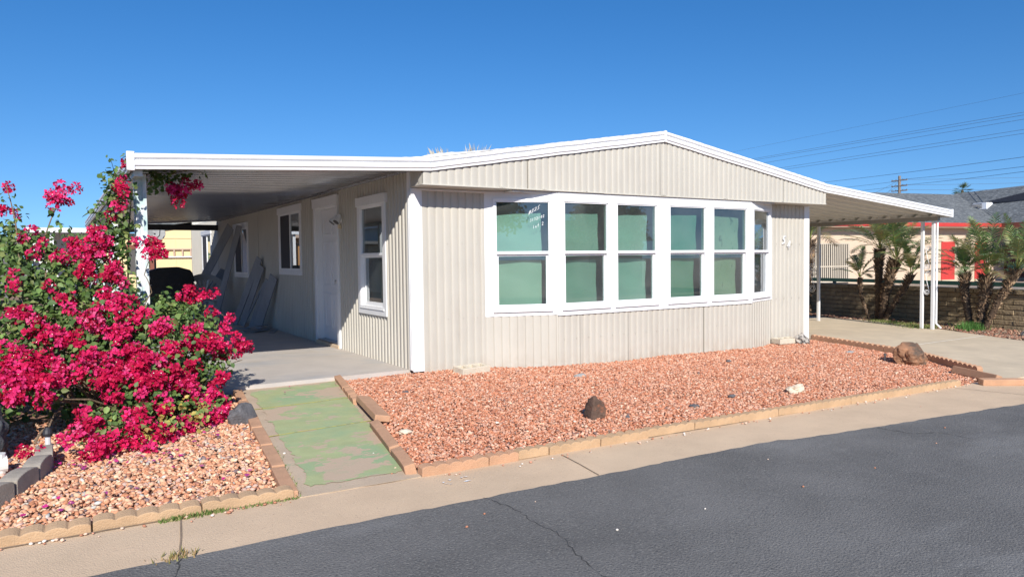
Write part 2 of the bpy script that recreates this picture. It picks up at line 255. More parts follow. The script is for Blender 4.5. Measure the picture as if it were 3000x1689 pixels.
LEAVES = [(-2.95,-0.12,2.13,0.11), (-3.02,0.0,2.17,0.11), (-3.04,-0.14,2.0,0.109), (-3.03,-0.02,1.95,0.109), (-2.94,-0.19,2.02,0.109), (-3.01,-0.07,2.08,0.109), (-3.06,-0.13,1.92,0.109), (-3.02,-0.01,1.92,0.109), (-2.97,-0.2,1.9,0.109), (-3.01,-0.08,1.98,0.109), (-3.1,-0.2,1.78,0.108), (-3.15,-0.08,1.77,0.108), (-2.95,-0.19,1.84,0.11), (-2.99,-0.07,1.89,0.11), (-3.05,-0.21,1.67,0.109), (-3.04,-0.09,1.72,0.109), (-2.96,-0.19,1.7,0.11), (-3.0,-0.07,1.66,0.11), (-3.86,-0.26,1.57,0.101), (-3.88,0.19,1.59,0.131), (-3.8,-0.23,1.6,0.102), (-3.82,0.22,1.62,0.132), (-3.17,-0.27,1.56,0.107), (-3.11,-0.08,1.58,0.11), (-3.18,0.04,1.55,0.11), (-2.99,-0.17,1.59,0.11), (-3.01,-0.05,1.63,0.11), (-3.88,-0.36,1.47,0.099), (-3.9,0.09,1.47,0.129), (-3.8,-0.32,1.51,0.1), (-3.82,0.13,1.52,0.131), (-3.71,-0.34,1.49,0.101), (-3.73,0.11,1.5,0.131), (-3.59,-0.37,1.46,0.102), (-3.6,0.08,1.47,0.132), (-3.51,-0.37,1.46,0.102), (-3.51,0.08,1.47,0.133), (-3.19,-0.34,1.48,0.106), (-3.07,-0.2,1.48,0.109), (-3.09,-0.08,1.52,0.109), (-3.0,-0.16,1.49,0.11), (-2.97,-0.04,1.56,0.11), (-3.81,-0.47,1.35,0.098), (-3.83,-0.02,1.36,0.128), (-3.71,-0.41,1.41,0.1), (-3.73,0.04,1.41,0.13), (-3.58,-0.42,1.4,0.101), (-3.59,0.03,1.41,0.131), (-3.49,-0.46,1.36,0.101), (-3.49,-0.01,1.37,0.132), (-3.39,-0.47,1.34,0.102), (-3.38,-0.02,1.34,0.133), (-3.3,-0.46,1.35,0.103), (-3.29,-0.01,1.35,0.134), (-3.24,-0.46,1.35,0.104), (-3.22,-0.01,1.36,0.135), (-3.09,-0.23,1.36,0.108), (-3.07,-0.11,1.43,0.108), (-3.01,-0.14,1.39,0.11), (-2.98,-0.02,1.34,0.11), (-3.88,-0.54,1.28,0.097), (-3.9,-0.09,1.28,0.126), (-3.78,-0.57,1.26,0.097), (-3.8,-0.12,1.25,0.126), (-3.71,-0.52,1.31,0.099), (-3.73,-0.07,1.3,0.128), (-3.59,-0.57,1.25,0.099), (-3.6,-0.12,1.24,0.129), (-3.51,-0.54,1.28,0.1), (-3.51,-0.09,1.28,0.13), (-3.4,-0.52,1.29,0.101), (-3.39,-0.07,1.29,0.132), (-3.33,-0.52,1.29,0.102), (-3.32,-0.07,1.29,0.132), (-3.21,-0.53,1.28,0.103), (-3.1,-0.06,1.25,0.11), (-3.15,0.06,1.28,0.11), (-2.99,-0.13,1.24,0.11), (-3.03,-0.01,1.19,0.11), (-3.88,-0.66,1.17,0.095), (-3.91,-0.21,1.16,0.124), (-3.76,-0.64,1.19,0.097), (-3.78,-0.19,1.18,0.125), (-3.71,-0.62,1.2,0.097), (-3.72,-0.17,1.19,0.126), (-3.59,-0.65,1.17,0.098), (-3.6,-0.2,1.16,0.127), (-3.49,-0.66,1.15,0.099), (-3.49,-0.21,1.14,0.128), (-3.43,-0.62,1.2,0.1), (-3.43,-0.17,1.19,0.13), (-3.33,-0.62,1.19,0.101), (-3.32,-0.17,1.18,0.131), (-3.21,-0.66,1.15,0.101), (-3.06,-0.08,1.17,0.111), (-3.1,0.04,1.16,0.111), (-2.98,-0.23,1.18,0.109), (-2.95,-0.11,1.15,0.109), (-3.79,-0.76,1.08,0.095), (-3.81,-0.31,1.06,0.123), (-3.68,-0.72,1.1,0.096), (-3.7,-0.27,1.09,0.125), (-3.6,-0.75,1.08,0.097), (-3.6,-0.3,1.06,0.125), (-3.5,-0.72,1.1,0.098), (-3.5,-0.27,1.08,0.127), (-3.41,-0.77,1.05,0.098), (-3.4,-0.32,1.03,0.127), (-3.31,-0.74,1.07,0.099), (-3.3,-0.29,1.06,0.129), (-3.25,-0.74,1.07,0.1), (-3.23,-0.29,1.06,0.13), (-3.14,-0.75,1.05,0.101), (-3.02,-0.74,1.06,0.102), (-2.9,-0.17,1.03,0.111), (-3.86,-0.85,0.99,0.093), (-3.88,-0.4,0.97,0.121), (-3.78,-0.85,0.99,0.093), (-3.8,-0.4,0.97,0.122), (-3.7,-0.82,1.01,0.095), (-3.72,-0.37,0.99,0.123), (-3.61,-0.86,0.97,0.095), (-3.62,-0.41,0.95,0.123), (-3.54,-0.84,0.99,0.096), (-3.54,-0.39,0.97,0.125), (-3.44,-0.85,0.97,0.097), (-3.43,-0.4,0.95,0.125), (-3.34,-0.82,0.99,0.098), (-3.33,-0.37,0.97,0.127), (-3.24,-0.84,0.97,0.098), (-3.22,-0.39,0.95,0.128), (-3.12,-0.83,0.98,0.1), (-3.1,-0.38,0.96,0.13), (-3.01,-0.81,0.99,0.101), (-2.98,-0.36,0.97,0.131), (-2.9,-0.17,0.96,0.111), (-2.86,0.28,0.94,0.144), (-2.8,-0.17,0.9,0.112), (-2.76,0.28,0.88,0.145), (-2.64,-0.17,0.94,0.113), (-2.59,0.28,0.92,0.147), (-2.56,-0.17,0.92,0.114), (-2.5,0.28,0.89,0.148), (-2.45,-0.53,0.9,0.11), (-2.39,-0.08,0.88,0.143), (-3.81,-0.95,0.9,0.092), (-3.83,-0.5,0.87,0.119), (-3.68,-0.96,0.88,0.093), (-3.69,-0.51,0.85,0.121), (-3.61,-0.94,0.9,0.094), (-3.62,-0.49,0.87,0.122), (-3.51,-0.94,0.89,0.095), (-3.52,-0.49,0.86,0.123), (-3.4,-0.94,0.88,0.096), (-3.4,-0.49,0.85,0.124), (-3.35,-0.96,0.87,0.096), (-3.34,-0.51,0.84,0.125), (-3.24,-0.94,0.88,0.097), (-3.23,-0.49,0.85,0.126), (-3.13,-0.9,0.91,0.099), (-3.1,-0.45,0.88,0.128), (-3.03,-0.94,0.86,0.099), (-3.0,-0.49,0.83,0.129), (-2.95,-0.93,0.87,0.1), (-2.91,-0.48,0.84,0.13), (-2.78,-0.17,0.83,0.112), (-2.73,0.28,0.8,0.146), (-2.66,-0.17,0.84,0.113), (-2.61,0.28,0.81,0.147), (-2.61,-0.74,0.83,0.106), (-2.56,-0.29,0.8,0.137), (-2.49,-0.63,0.82,0.108), (-2.43,-0.18,0.79,0.141), (-2.32,-0.51,0.78,0.111), (-2.25,-0.06,0.74,0.145), (-3.76,-1.02,0.84,0.091), (-3.78,-0.57,0.8,0.119), (-3.68,-1.04,0.81,0.092), (-3.69,-0.59,0.78,0.119), (-3.63,-1.05,0.8,0.092), (-3.64,-0.6,0.76,0.12), (-3.52,-1.06,0.79,0.093), (-3.52,-0.61,0.75,0.121), (-3.42,-1.05,0.79,0.094), (-3.42,-0.6,0.76,0.122), (-3.35,-1.05,0.78,0.095), (-3.34,-0.6,0.75,0.123), (-3.22,-1.05,0.77,0.096), (-3.21,-0.6,0.73,0.124), (-3.16,-1.05,0.77,0.096), (-3.13,-0.6,0.74,0.125), (-3.05,-1.0,0.81,0.098), (-3.02,-0.55,0.77,0.127), (-2.98,-1.0,0.8,0.099), (-2.95,-0.55,0.77,0.128), (-2.87,-1.01,0.79,0.099), (-2.83,-0.56,0.76,0.129), (-2.75,-0.95,0.74,0.101), (-2.7,-0.5,0.7,0.132), (-2.62,-0.82,0.74,0.104), (-2.57,-0.37,0.71,0.136), (-2.49,-0.7,0.74,0.107), (-2.43,-0.25,0.7,0.139), (-2.38,-0.63,0.69,0.109), (-2.31,-0.18,0.65,0.142), (-3.86,-1.13,0.75,0.089), (-3.89,-0.68,0.71,0.116), (-3.79,-1.1,0.77,0.09), (-3.82,-0.65,0.74,0.117), (-3.71,-1.15,0.73,0.09), (-3.73,-0.7,0.68,0.117), (-3.63,-1.12,0.74,0.091), (-3.64,-0.67,0.7,0.119), (-3.54,-1.11,0.75,0.092), (-3.54,-0.66,0.71,0.12), (-3.45,-1.12,0.73,0.093), (-3.45,-0.67,0.69,0.121), (-3.36,-1.1,0.74,0.094), (-3.35,-0.65,0.7,0.122), (-3.27,-1.11,0.73,0.095), (-3.26,-0.66,0.69,0.123), (-3.16,-1.1,0.73,0.096), (-3.14,-0.65,0.69,0.124), (-3.09,-1.12,0.7,0.096), (-3.06,-0.67,0.66,0.125), (-2.97,-1.14,0.68,0.097), (-2.94,-0.69,0.63,0.126), (-2.89,-1.12,0.69,0.098), (-2.85,-0.67,0.64,0.127), (-2.76,-1.01,0.69,0.101), (-2.71,-0.56,0.65,0.131), (-2.61,-0.88,0.66,0.104), (-2.55,-0.43,0.61,0.135), (-2.55,-0.84,0.63,0.105), (-2.49,-0.39,0.59,0.136), (-2.42,-0.74,0.6,0.107), (-2.35,-0.29,0.56,0.14), (-2.27,-0.58,0.61,0.111), (-2.19,-0.13,0.57,0.144), (-3.86,-1.25,0.65,0.087), (-3.89,-0.8,0.6,0.114), (-3.79,-1.21,0.68,0.089), (-3.81,-0.76,0.64,0.115), (-3.71,-1.25,0.64,0.089), (-3.72,-0.8,0.6,0.115), (-3.6,-1.21,0.66,0.09), (-3.61,-0.76,0.61,0.117), (-3.55,-1.24,0.64,0.09), (-3.55,-0.79,0.59,0.118), (-3.41,-1.23,0.63,0.092), (-3.41,-0.78,0.58,0.119), (-3.37,-1.19,0.66,0.092), (-3.37,-0.74,0.61,0.12), (-3.28,-1.2,0.64,0.093), (-3.27,-0.75,0.6,0.121), (-3.19,-1.2,0.64,0.094), (-3.17,-0.75,0.6,0.122), (-3.07,-1.25,0.59,0.094), (-3.04,-0.8,0.53,0.123), (-3.0,-1.26,0.58,0.095), (-2.96,-0.81,0.52,0.124), (-2.88,-1.24,0.58,0.096), (-2.84,-0.79,0.52,0.125), (-2.75,-1.13,0.54,0.099), (-2.7,-0.68,0.49,0.129), (-2.69,-1.04,0.57,0.101), (-2.63,-0.59,0.52,0.131), (-2.53,-0.94,0.5,0.104), (-2.47,-0.49,0.45,0.135), (-2.44,-0.82,0.53,0.106), (-2.37,-0.37,0.48,0.138), (-2.24,-0.65,0.51,0.11), (-2.17,-0.2,0.46,0.143), (-3.77,-1.34,0.57,0.087), (-3.79,-0.89,0.52,0.113), (-3.69,-1.35,0.56,0.088), (-3.71,-0.9,0.51,0.114), (-3.62,-1.32,0.58,0.089), (-3.63,-0.87,0.53,0.115), (-3.54,-1.34,0.55,0.089), (-3.55,-0.89,0.5,0.116), (-3.44,-0.56,0.48,0.101), (-3.37,-1.34,0.54,0.091), (-3.36,-0.89,0.49,0.118), (-3.26,-1.34,0.53,0.092), (-3.24,-0.89,0.47,0.119), (-3.18,-1.32,0.54,0.093), (-3.16,-0.87,0.48,0.12), (-3.1,-1.34,0.52,0.093), (-3.08,-0.89,0.46,0.121), (-3.01,-1.32,0.52,0.094), (-2.98,-0.87,0.47,0.122), (-2.88,-1.33,0.5,0.095), (-2.84,-0.88,0.44,0.124), (-2.81,-1.24,0.51,0.097), (-2.76,-0.79,0.45,0.126), (-2.65,-1.11,0.45,0.1), (-2.59,-0.66,0.39,0.13), (-2.53,-1.01,0.41,0.103), (-2.47,-0.56,0.35,0.134), (-2.44,-0.93,0.39,0.105), (-2.37,-0.48,0.33,0.136), (-2.28,-0.77,0.4,0.108), (-2.2,-0.32,0.34,0.141), (-3.79,-1.39,0.54,0.086), (-3.82,-0.94,0.48,0.112), (-3.69,-1.4,0.52,0.087), (-3.7,-0.95,0.46,0.113), (-3.63,-1.4,0.52,0.087), (-3.65,-0.95,0.46,0.114), (-3.53,-0.68,0.38,0.099), (-3.47,-0.65,0.4,0.099), (-3.32,-0.65,0.38,0.101), (-3.27,-1.41,0.47,0.09), (-3.25,-0.96,0.41,0.118), (-3.17,-1.43,0.45,0.091), (-3.15,-0.98,0.39,0.119), (-3.08,-1.42,0.44,0.092), (-3.05,-0.97,0.38,0.12), (-3.01,-1.4,0.46,0.093), (-2.98,-0.95,0.39,0.121), (-2.93,-1.44,0.41,0.093), (-2.89,-0.99,0.35,0.121), (-2.82,-1.32,0.44,0.096), (-2.77,-0.87,0.37,0.125), (-2.65,-1.17,0.39,0.099), (-2.59,-0.72,0.32,0.129), (-2.54,-1.06,0.37,0.102), (-2.47,-0.61,0.31,0.133), (-2.44,-0.98,0.34,0.104), (-2.38,-0.53,0.28,0.135), (-3.85,-1.51,0.45,0.084), (-3.87,-1.06,0.39,0.109), (-3.79,-1.54,0.43,0.084), (-3.81,-1.09,0.36,0.109), (-3.69,-1.54,0.42,0.085), (-3.71,-1.09,0.35,0.111), (-3.63,-1.52,0.42,0.086), (-3.64,-1.07,0.36,0.112), (-3.53,-1.53,0.41,0.087), (-3.54,-1.08,0.34,0.112), (-3.47,-0.76,0.31,0.098), (-3.35,-0.74,0.31,0.099), (-3.25,-0.78,0.26,0.1), (-3.16,-0.78,0.26,0.101), (-3.09,-1.5,0.38,0.091), (-3.06,-1.05,0.31,0.118), (-3.02,-1.55,0.34,0.091), (-2.99,-1.1,0.26,0.118), (-2.93,-1.51,0.35,0.092), (-2.88,-1.06,0.28,0.12), (-2.84,-1.43,0.35,0.094), (-2.79,-0.98,0.27,0.122), (-2.73,-1.36,0.28,0.096), (-2.67,-0.91,0.2,0.125), (-2.57,-1.22,0.24,0.1), (-2.51,-0.77,0.17,0.129), (-2.43,-1.07,0.22,0.103), (-2.36,-0.62,0.15,0.134), (-3.59,-1.59,0.37,0.085), (-3.6,-1.14,0.3,0.111), (-3.56,-0.88,0.21,0.096), (-3.46,-0.87,0.21,0.097), (-3.35,-0.84,0.23,0.098), (-3.24,-0.85,0.2,0.099), (-3.16,-0.85,0.19,0.099), (-3.05,-0.88,0.15,0.1), (-3.03,-1.59,0.31,0.09), (-2.99,-1.14,0.23,0.117), (-2.94,-1.61,0.28,0.091), (-2.9,-1.16,0.2,0.118), (-2.85,-1.52,0.27,0.093), (-2.8,-1.07,0.19,0.121), (-2.7,-1.41,0.2,0.096), (-2.64,-0.96,0.12,0.125), (-2.57,-1.3,0.15,0.098), (-2.51,-0.85,0.07,0.128), (-2.45,-1.16,0.15,0.101), (-2.38,-0.71,0.07,0.132), (-2.38,-1.1,0.14,0.103), (-2.3,-0.65,0.06,0.134), (-3.45,-0.96,0.13,0.095), (-3.38,-0.93,0.15,0.096), (-3.3,-1.73,0.23,0.086), (-3.29,-1.28,0.15,0.112), (-3.21,-1.74,0.21,0.087), (-3.19,-1.29,0.13,0.113), (-3.11,-1.74,0.2,0.087), (-3.08,-1.29,0.11,0.114), (-3.05,-1.69,0.23,0.089), (-3.02,-1.24,0.15,0.115), (-2.96,-1.71,0.21,0.089), (-2.93,-1.26,0.12,0.116), (-2.84,-1.6,0.2,0.092), (-2.8,-1.15,0.11,0.119), (-2.72,-1.48,0.16,0.095), (-2.67,-1.03,0.07,0.123), (-2.63,-1.4,0.12,0.097), (-2.48,-1.27,0.07,0.1), (-2.39,-1.17,0.07,0.102), (-3.36,-1.84,0.17,0.084), (-3.35,-1.39,0.08,0.109), (-3.3,-1.82,0.17,0.085), (-3.28,-1.37,0.08,0.11), (-3.19,-1.83,0.15,0.086), (-3.17,-1.38,0.06,0.111), (-3.12,-1.8,0.16,0.087), (-3.09,-1.35,0.07,0.112), (-3.04,-1.79,0.16,0.087), (-3.0,-1.34,0.07,0.114), (-2.97,-1.82,0.13,0.088), (-2.82,-1.69,0.09,0.091), (-2.75,-1.6,0.07,0.093), (-3.28,-1.92,0.1,0.084), (-3.24,-1.93,0.09,0.084), (-3.15,-1.9,0.1,0.085), (-3.03,-1.9,0.08,0.086), (-3.81,-0.2,1.92,0.047), (-3.77,-0.2,1.82,0.048), (-3.72,-0.2,1.74,0.055), (-3.64,-0.2,1.59,0.069), (-3.84,-0.2,1.55,0.061), (-3.46,-0.2,1.69,0.056), (-3.49,-0.2,1.62,0.056), (-3.58,-0.2,1.59,0.069), (-3.73,-0.2,1.48,0.086), (-3.32,-0.3,1.58,0.07), (-3.4,-0.2,1.59,0.063), (-3.53,-0.2,1.79,0.028), (-3.81,-0.2,1.69,0.068), (-3.87,-0.2,1.89,0.034), (-3.07,-0.3,2.26,0.028), (-3.02,-0.3,2.19,0.036), (-2.99,-0.3,2.12,0.05), (-2.95,-0.3,2.29,0.025), (-2.92,-0.3,2.22,0.029), (-3.23,-0.3,1.8,0.028), (-3.19,-0.3,1.81,0.025), (-3.09,-0.3,2.12,0.028), (-2.7,0.08,2.16,0.085), (-2.63,0.08,2.18,0.093), (-2.54,0.08,2.18,0.093), (-2.45,0.08,2.18,0.086), (-2.36,0.08,2.2,0.063), (-2.27,0.08,2.22,0.048), (-2.21,0.08,2.23,0.032), (-2.68,0.08,2.08,0.077), (-2.59,0.08,2.11,0.078), (-2.49,0.08,2.13,0.063), (-2.71,0.08,2.01,0.054), (-2.64,0.08,2.14,0.085), (-2.52,0.08,2.16,0.086), (-2.39,0.08,2.17,0.063)]
STEMS = [([(-3.38,-1.2,0.1), (-3.57,-0.7,0.89), (-3.58,-0.1,1.55), (-3.44,0.0,1.92)],0.012), ([(-3.38,-1.2,0.1), (-3.73,-0.6,1.02), (-3.78,-0.2,1.69), (-3.84,-0.2,2.01)],0.012), ([(-3.28,-1.2,0.06), (-2.99,-0.5,0.49), (-2.86,-0.3,0.82), (-2.76,-0.3,1.06), (-2.82,-0.32,1.22), (-2.74,-0.35,1.41)],0.008), ([(-2.95,-0.3,0.46), (-2.93,0.1,0.95), (-2.9,0.15,1.57), (-2.86,0.15,2.02), (-2.81,0.1,2.15), (-2.53,0.0,2.18), (-2.23,0.1,2.23)],0.009), ([(-3.28,-1.2,0.06), (-3.04,-0.2,0.46), (-2.96,0.1,1.18), (-2.98,-0.05,1.93), (-3.05,-0.3,2.24)],0.007), ([(-3.28,-1.2,0.06), (-2.75,-0.6,0.48), (-2.48,-0.4,0.88), (-2.3,-0.4,1.04)],0.01), ([(-3.28,-1.2,0.06), (-2.67,-0.7,0.38), (-2.19,-0.5,0.57), (-1.88,-0.4,0.51)],0.01), ([(-2.19,-0.5,0.54), (-2.3,-0.35,0.87), (-2.11,-0.3,0.78)],0.007), ([(-3.28,-1.2,0.06), (-2.76,-1.2,0.09), (-2.22,-0.6,0.29), (-2.02,-0.5,0.39)],0.01), ([(-2.75,-0.35,1.33), (-2.8,-0.4,1.48)],0.006), ([(-3.66,-1.7,0.08), (-3.58,-1.6,0.16), (-3.48,-1.3,0.26), (-3.36,-1.0,0.58)],0.009), ([(-3.28,-1.2,0.06), (-3.06,-1.6,0.04), (-2.93,-1.9,-0.03)],0.009), ([(-3.73,-0.1,1.59), (-3.84,-0.2,1.55), (-3.89,-0.2,1.53)],0.006)]
PALM1 = [([(12.65,2.1,-0.16), (12.65,2.23,0.09), (12.65,2.34,0.43), (12.65,2.36,0.79)],0.045,0.55,12), ([(12.7,1.92,-0.14), (12.7,1.92,0.54), (12.7,1.92,1.1), (12.7,1.9,1.45)],0.085,0.85,26), ([(12.6,1.78,-0.13), (12.6,1.69,0.45), (12.6,1.57,0.9), (12.6,1.45,1.21)],0.105,1.0,30), ([(12.55,1.71,-0.12), (12.55,1.44,0.25), (12.55,1.21,0.62), (12.55,1.08,0.87)],0.07,0.6,16)]
PALM2 = [([(12.2,-0.33,-0.14), (12.2,-0.23,0.35), (12.2,-0.19,0.66), (12.2,-0.2,0.93)],0.08,0.62,20), ([(12.15,-0.53,-0.16), (12.15,-0.56,0.28), (12.15,-0.62,0.64), (12.15,-0.63,0.89)],0.1,0.95,28), ([(12.1,-0.62,-0.15), (12.1,-0.86,0.38), (12.1,-1.06,0.74), (12.1,-1.19,1.01)],0.08,0.8,20)]
PALM3 = [([(13.1,4.09,-0.16), (13.1,4.12,0.47), (13.1,4.08,1.13), (13.1,4.03,1.73)],0.11,1.1,30)]
WIRES_NEAR = [((50.949,45.1,11.0), (44.483,-0.885,11.0)), ((47.93,42.396,9.6), (43.745,-0.589,9.6)), ((46.692,41.251,9.3), (43.128,-0.575,9.3)), ((48.695,41.996,9.2), (43.543,-0.375,9.2)), ((47.347,38.41,8.4), (42.233,0.371,8.4)), ((46.195,36.82,8.1), (41.961,0.732,8.1))]
WIRES_FAR = [((53.99,31.763,7.743), (38.037,8.985,6.174)), ((58.955,27.58,7.83), (42.704,10.85,6.176)), ((58.996,27.598,7.321), (42.73,10.856,5.904)), ((58.955,27.58,7.83), (79.756,25.699,8.897)), ((58.992,27.596,7.372), (79.8,25.708,8.358)), ((59.023,27.609,6.964), (79.849,25.717,7.7)), ((58.966,27.584,7.708), (62.254,37.43,7.952)), ((59.001,27.6,7.26), (62.286,37.449,7.479)), ((58.955,27.58,7.83), (47.799,23.138,5.855)), ((58.996,27.598,7.321), (49.803,23.687,5.888)), ((58.955,27.58,7.83), (53.439,25.339,6.396))]
# ------------------------------------------------------------------ materials
M = {}
M['siding'] = layer_noise(mat('painted_siding', (0.50,0.470,0.408), rough=0.55, var=0.05, scale=1.3, bump=0.12, bscale=25), (0.41,0.375,0.32), 5, .56, .8, (1,1,.25), amount=.5)
splash(M['siding'], (.36,.27,.19), -.15, .16, amount=.45)
layer_noise(M['siding'], (.34,.31,.26), 3.2, .62, .74, (2.2,2.2,.12), detail=6, amount=.35)
M['white'] = layer_noise(mat('white_paint', (0.76,0.76,0.76), rough=0.5, var=0.03, scale=3, bump=0.1, bscale=30), (0.62,0.60,0.56), 9, .62, .8, amount=.5)
M['vinyl'] = mat('white_vinyl', (0.82,0.82,0.82), rough=0.35, var=0.015)
M['fascia'] = layer_noise(mat('white_fascia_metal', (0.76,0.76,0.77), rough=0.4, var=0.03, scale=4, bump=0.25, bscale=12), (0.55,0.56,0.58), 14, .63, .75, amount=.5)
M['roofcoat'] = mat('roof_coating', (0.80,0.78,0.73), rough=0.8, var=0.08, scale=6, bump=0.5, bscale=20)
M['pan'] = mat('aluminium_roof_pan', (0.38,0.38,0.40), rough=0.24, var=0.06, scale=2, metal=0.75, bump=0.06, bscale=10)
M['pan2'] = mat('white_roof_pan', (0.66,0.65,0.63), rough=0.5, var=0.04, scale=2)
M['darkmetal'] = mat('dark_metal_and_shade', (0.03,0.03,0.035), rough=0.5, var=0.1)
M['patina'] = layer_noise(mat('post_paint', (0.70,0.72,0.72), rough=0.5, var=0.04, scale=5), (0.33,0.52,0.50), 9, .48, .66, (1,1,.5), amount=.85)
M['door'] = mat('door_paint', (0.72,0.72,0.73), rough=0.45, var=0.02, scale=3)
M['metal'] = mat('brushed_metal', (0.5,0.5,0.5), rough=0.3, metal=1.0, var=0.05)
M['concrete'] = layer_noise(layer_noise(mat('concrete', (0.58,0.475,0.335), rough=0.9, var=0.10, scale=3, bump=0.3, bscale=90), (0.48,0.385,0.27), 1.3, .48, .75, amount=.6), (0.60,0.52,0.39), 4, .6, .75, (1,.3,1), amount=.4)
M['slab'] = layer_noise(layer_noise(mat('patio_concrete', (0.50,0.45,0.40), rough=0.8, var=0.08, scale=2.5, bump=0.2, bscale=60), (0.36,0.37,0.38), 1.4, .5, .68, (.6,1.6,1), amount=.7), (0.42,0.36,0.28), 3.1, .58, .7, (.5,1.5,1), amount=.6)
M['kerb'] = layer_noise(layer_noise(mat('kerb_concrete', (0.60,0.445,0.30), rough=0.95, var=0.10, scale=2.2, bump=0.5, bscale=140), (0.28,0.20,0.15), 70, .62, .72, amount=.8), (0.64,0.49,0.33), 1.1, .5, .7, amount=.5)
M['asphalt'] = layer_noise(layer_noise(mat('asphalt', (0.138,0.133,0.126), rough=0.85, var=0.25, scale=1.2, bump=1.0, bscale=90), (0.24,0.23,0.21), 75, .53, .66, amount=.8), (0.175,0.168,0.158), .8, .48, .75, (.35,1.6,1), amount=.6)
layer_noise(M['asphalt'], (0.035,0.035,0.036), 95, .55, .68, amount=.7)
layer_noise(M['asphalt'], (0.30,0.31,0.32), 60, .70, .74, amount=.8)
layer_noise(M['asphalt'], (0.30,0.295,0.285), 1.1, .56, .78, (.45,1.3,1), detail=10, amount=.45)
M['dirt'] = layer_noise(mat('dirt', (0.25,0.16,0.11), rough=1, var=0.25, scale=12, bump=0.8, bscale=60), (0.36,0.27,0.19), 30, .5, .65)
M['far'] = mat('far_ground', (0.30,0.25,0.20), rough=1, var=0.2, scale=0.4)
M['gravelbed'] = layer_noise(mat('gravel_bed', (0.24,0.12,0.08), rough=1, var=0.3, scale=40, bump=1, bscale=70), (0.40,0.22,0.15), 55, .5, .6)
M['edging'] = layer_noise(mat('terracotta_edging', (0.50,0.285,0.17), rough=0.95, var=0.12, scale=7, bump=0.5, bscale=110), (0.43,0.26,0.155), 5, .5, .7, amount=.7)
M['edging2'] = layer_noise(mat('ochre_edging', (0.49,0.325,0.19), rough=0.95, var=0.12, scale=7, bump=0.5, bscale=110), (0.42,0.27,0.155), 5, .5, .7, amount=.6)
M['greyedge'] = mat('grey_edging', (0.33,0.29,0.24), rough=0.95, var=0.15, scale=12, bump=0.5, bscale=110)
M['cmu'] = layer_noise(mat('concrete_block', (0.60,0.53,0.42), rough=0.95, var=0.08, scale=12, bump=0.8, bscale=120), (0.35,0.30,0.24), 60, .62, .7)
M['slump'] = layer_noise(mat('slump_block', (0.37,0.28,0.17), rough=0.95, var=0.2, scale=3, bump=1.0, bscale=25), (0.24,0.17,0.10), 9, .5, .7, amount=.7)
M['mortar'] = mat('mortar', (0.17,0.14,0.105), rough=1, var=0.1)
M['stone'] = attr_mat('stone_chips', rough=0.85, bump=0.3)
M['leaf'] = attr_mat('bougainvillea_leaf', rough=0.55, trans=0.25, spec=0.35)
M['bract'] = attr_mat('bougainvillea_bract', rough=0.6, trans=0.3, spec=0.2)
M['frond'] = attr_mat('palm_frond', rough=0.5, trans=0.2, spec=0.4)
M['bark'] = mat('bark', (0.20,0.14,0.09), rough=0.95, var=0.3, scale=30, bump=0.8, bscale=90)
M['stem'] = mat('stem', (0.30,0.22,0.13), rough=0.9, var=0.2, scale=30)
M['stucco'] = mat('cream_stucco', (0.60,0.46,0.34), rough=0.95, var=0.05, scale=1.2, bump=0.4, bscale=30)
M['pinkstucco'] = mat('tan_stucco', (0.55,0.40,0.30), rough=0.95, var=0.08, scale=3, bump=0.4, bscale=30)
M['yellow'] = mat('yellow_panel_wall', (0.76,0.60,0.33), rough=0.8, var=0.04, scale=1.2)
M['shingle'] = layer_noise(mat('grey_shingle', (0.115,0.125,0.13), rough=0.95, var=0.25, scale=2, bump=0.6, bscale=6), (0.22,0.23,0.23), 5, .5, .62, (1,1,3), detail=8)
M['redpaint'] = mat('red_paint', (0.52,0.045,0.038), rough=0.55, var=0.06)
M['greenpaint'] = mat('green_paint', (0.035,0.085,0.06), rough=0.5, var=0.1)
M['lightgreen'] = mat('light_green_paint', (0.16,0.34,0.17), rough=0.5, var=0.1)
M['beigebar'] = mat('beige_bar', (0.55,0.48,0.38), rough=0.6, var=0.05)
M['darkgap'] = mat('dark_opening', (0.10,0.095,0.09), rough=0.9, var=0.1)
M['brown'] = mat('brown_and_shaded_red', (0.22,0.07,0.045), rough=0.7, var=0.1)
M['cable'] = mat('black_cable', (0.10,0.12,0.15), rough=0.6, var=0.05)
M['wood'] = mat('weathered_pole', (0.25,0.20,0.16), rough=0.9, var=0.2, scale=8)
M['blackfabric'] = mat('black_cover', (0.011,0.011,0.013), rough=0.7, var=0.3, scale=6, bump=0.8, bscale=12)
M['greyink'] = mat('grey_print', (0.62,0.63,0.65), rough=0.6, var=0.05)
M['darkink'] = mat('dark_grey_print', (0.05,0.05,0.055), rough=0.6, var=0.05)
M['resin'] = mat('white_resin', (0.42,0.43,0.45), rough=0.4, var=0.03)
M['board'] = layer_noise(mat('painted_board', (0.27,0.28,0.30), rough=0.6, var=0.1, scale=3), (0.20,0.21,0.22), 4, .45, .7, (1,1,.3), amount=.8)
M['greypaint'] = mat('grey_paint', (0.12,0.12,0.125), rough=0.6, var=0.1)
M['orange'] = mat('orange_stucco', (0.55,0.28,0.10), rough=0.9, var=0.08)
M['ink'] = mat('white_marker', (0.9,0.9,0.9), rough=0.6, var=0.01)
M['petal'] = attr_mat('fallen_petal', rough=0.7)
M['pot'] = layer_noise(mat('weathered_grey_pot', (0.075,0.08,0.085), rough=0.85, var=0.3, scale=12, bump=0.8, bscale=40), (0.17,0.16,0.15), 14, .55, .66)
M['pvc'] = mat('white_pvc', (0.78,0.76,0.72), rough=0.4, var=0.03)
M['cream'] = mat('cream_pipe', (0.70,0.58,0.38), rough=0.5, var=0.05)
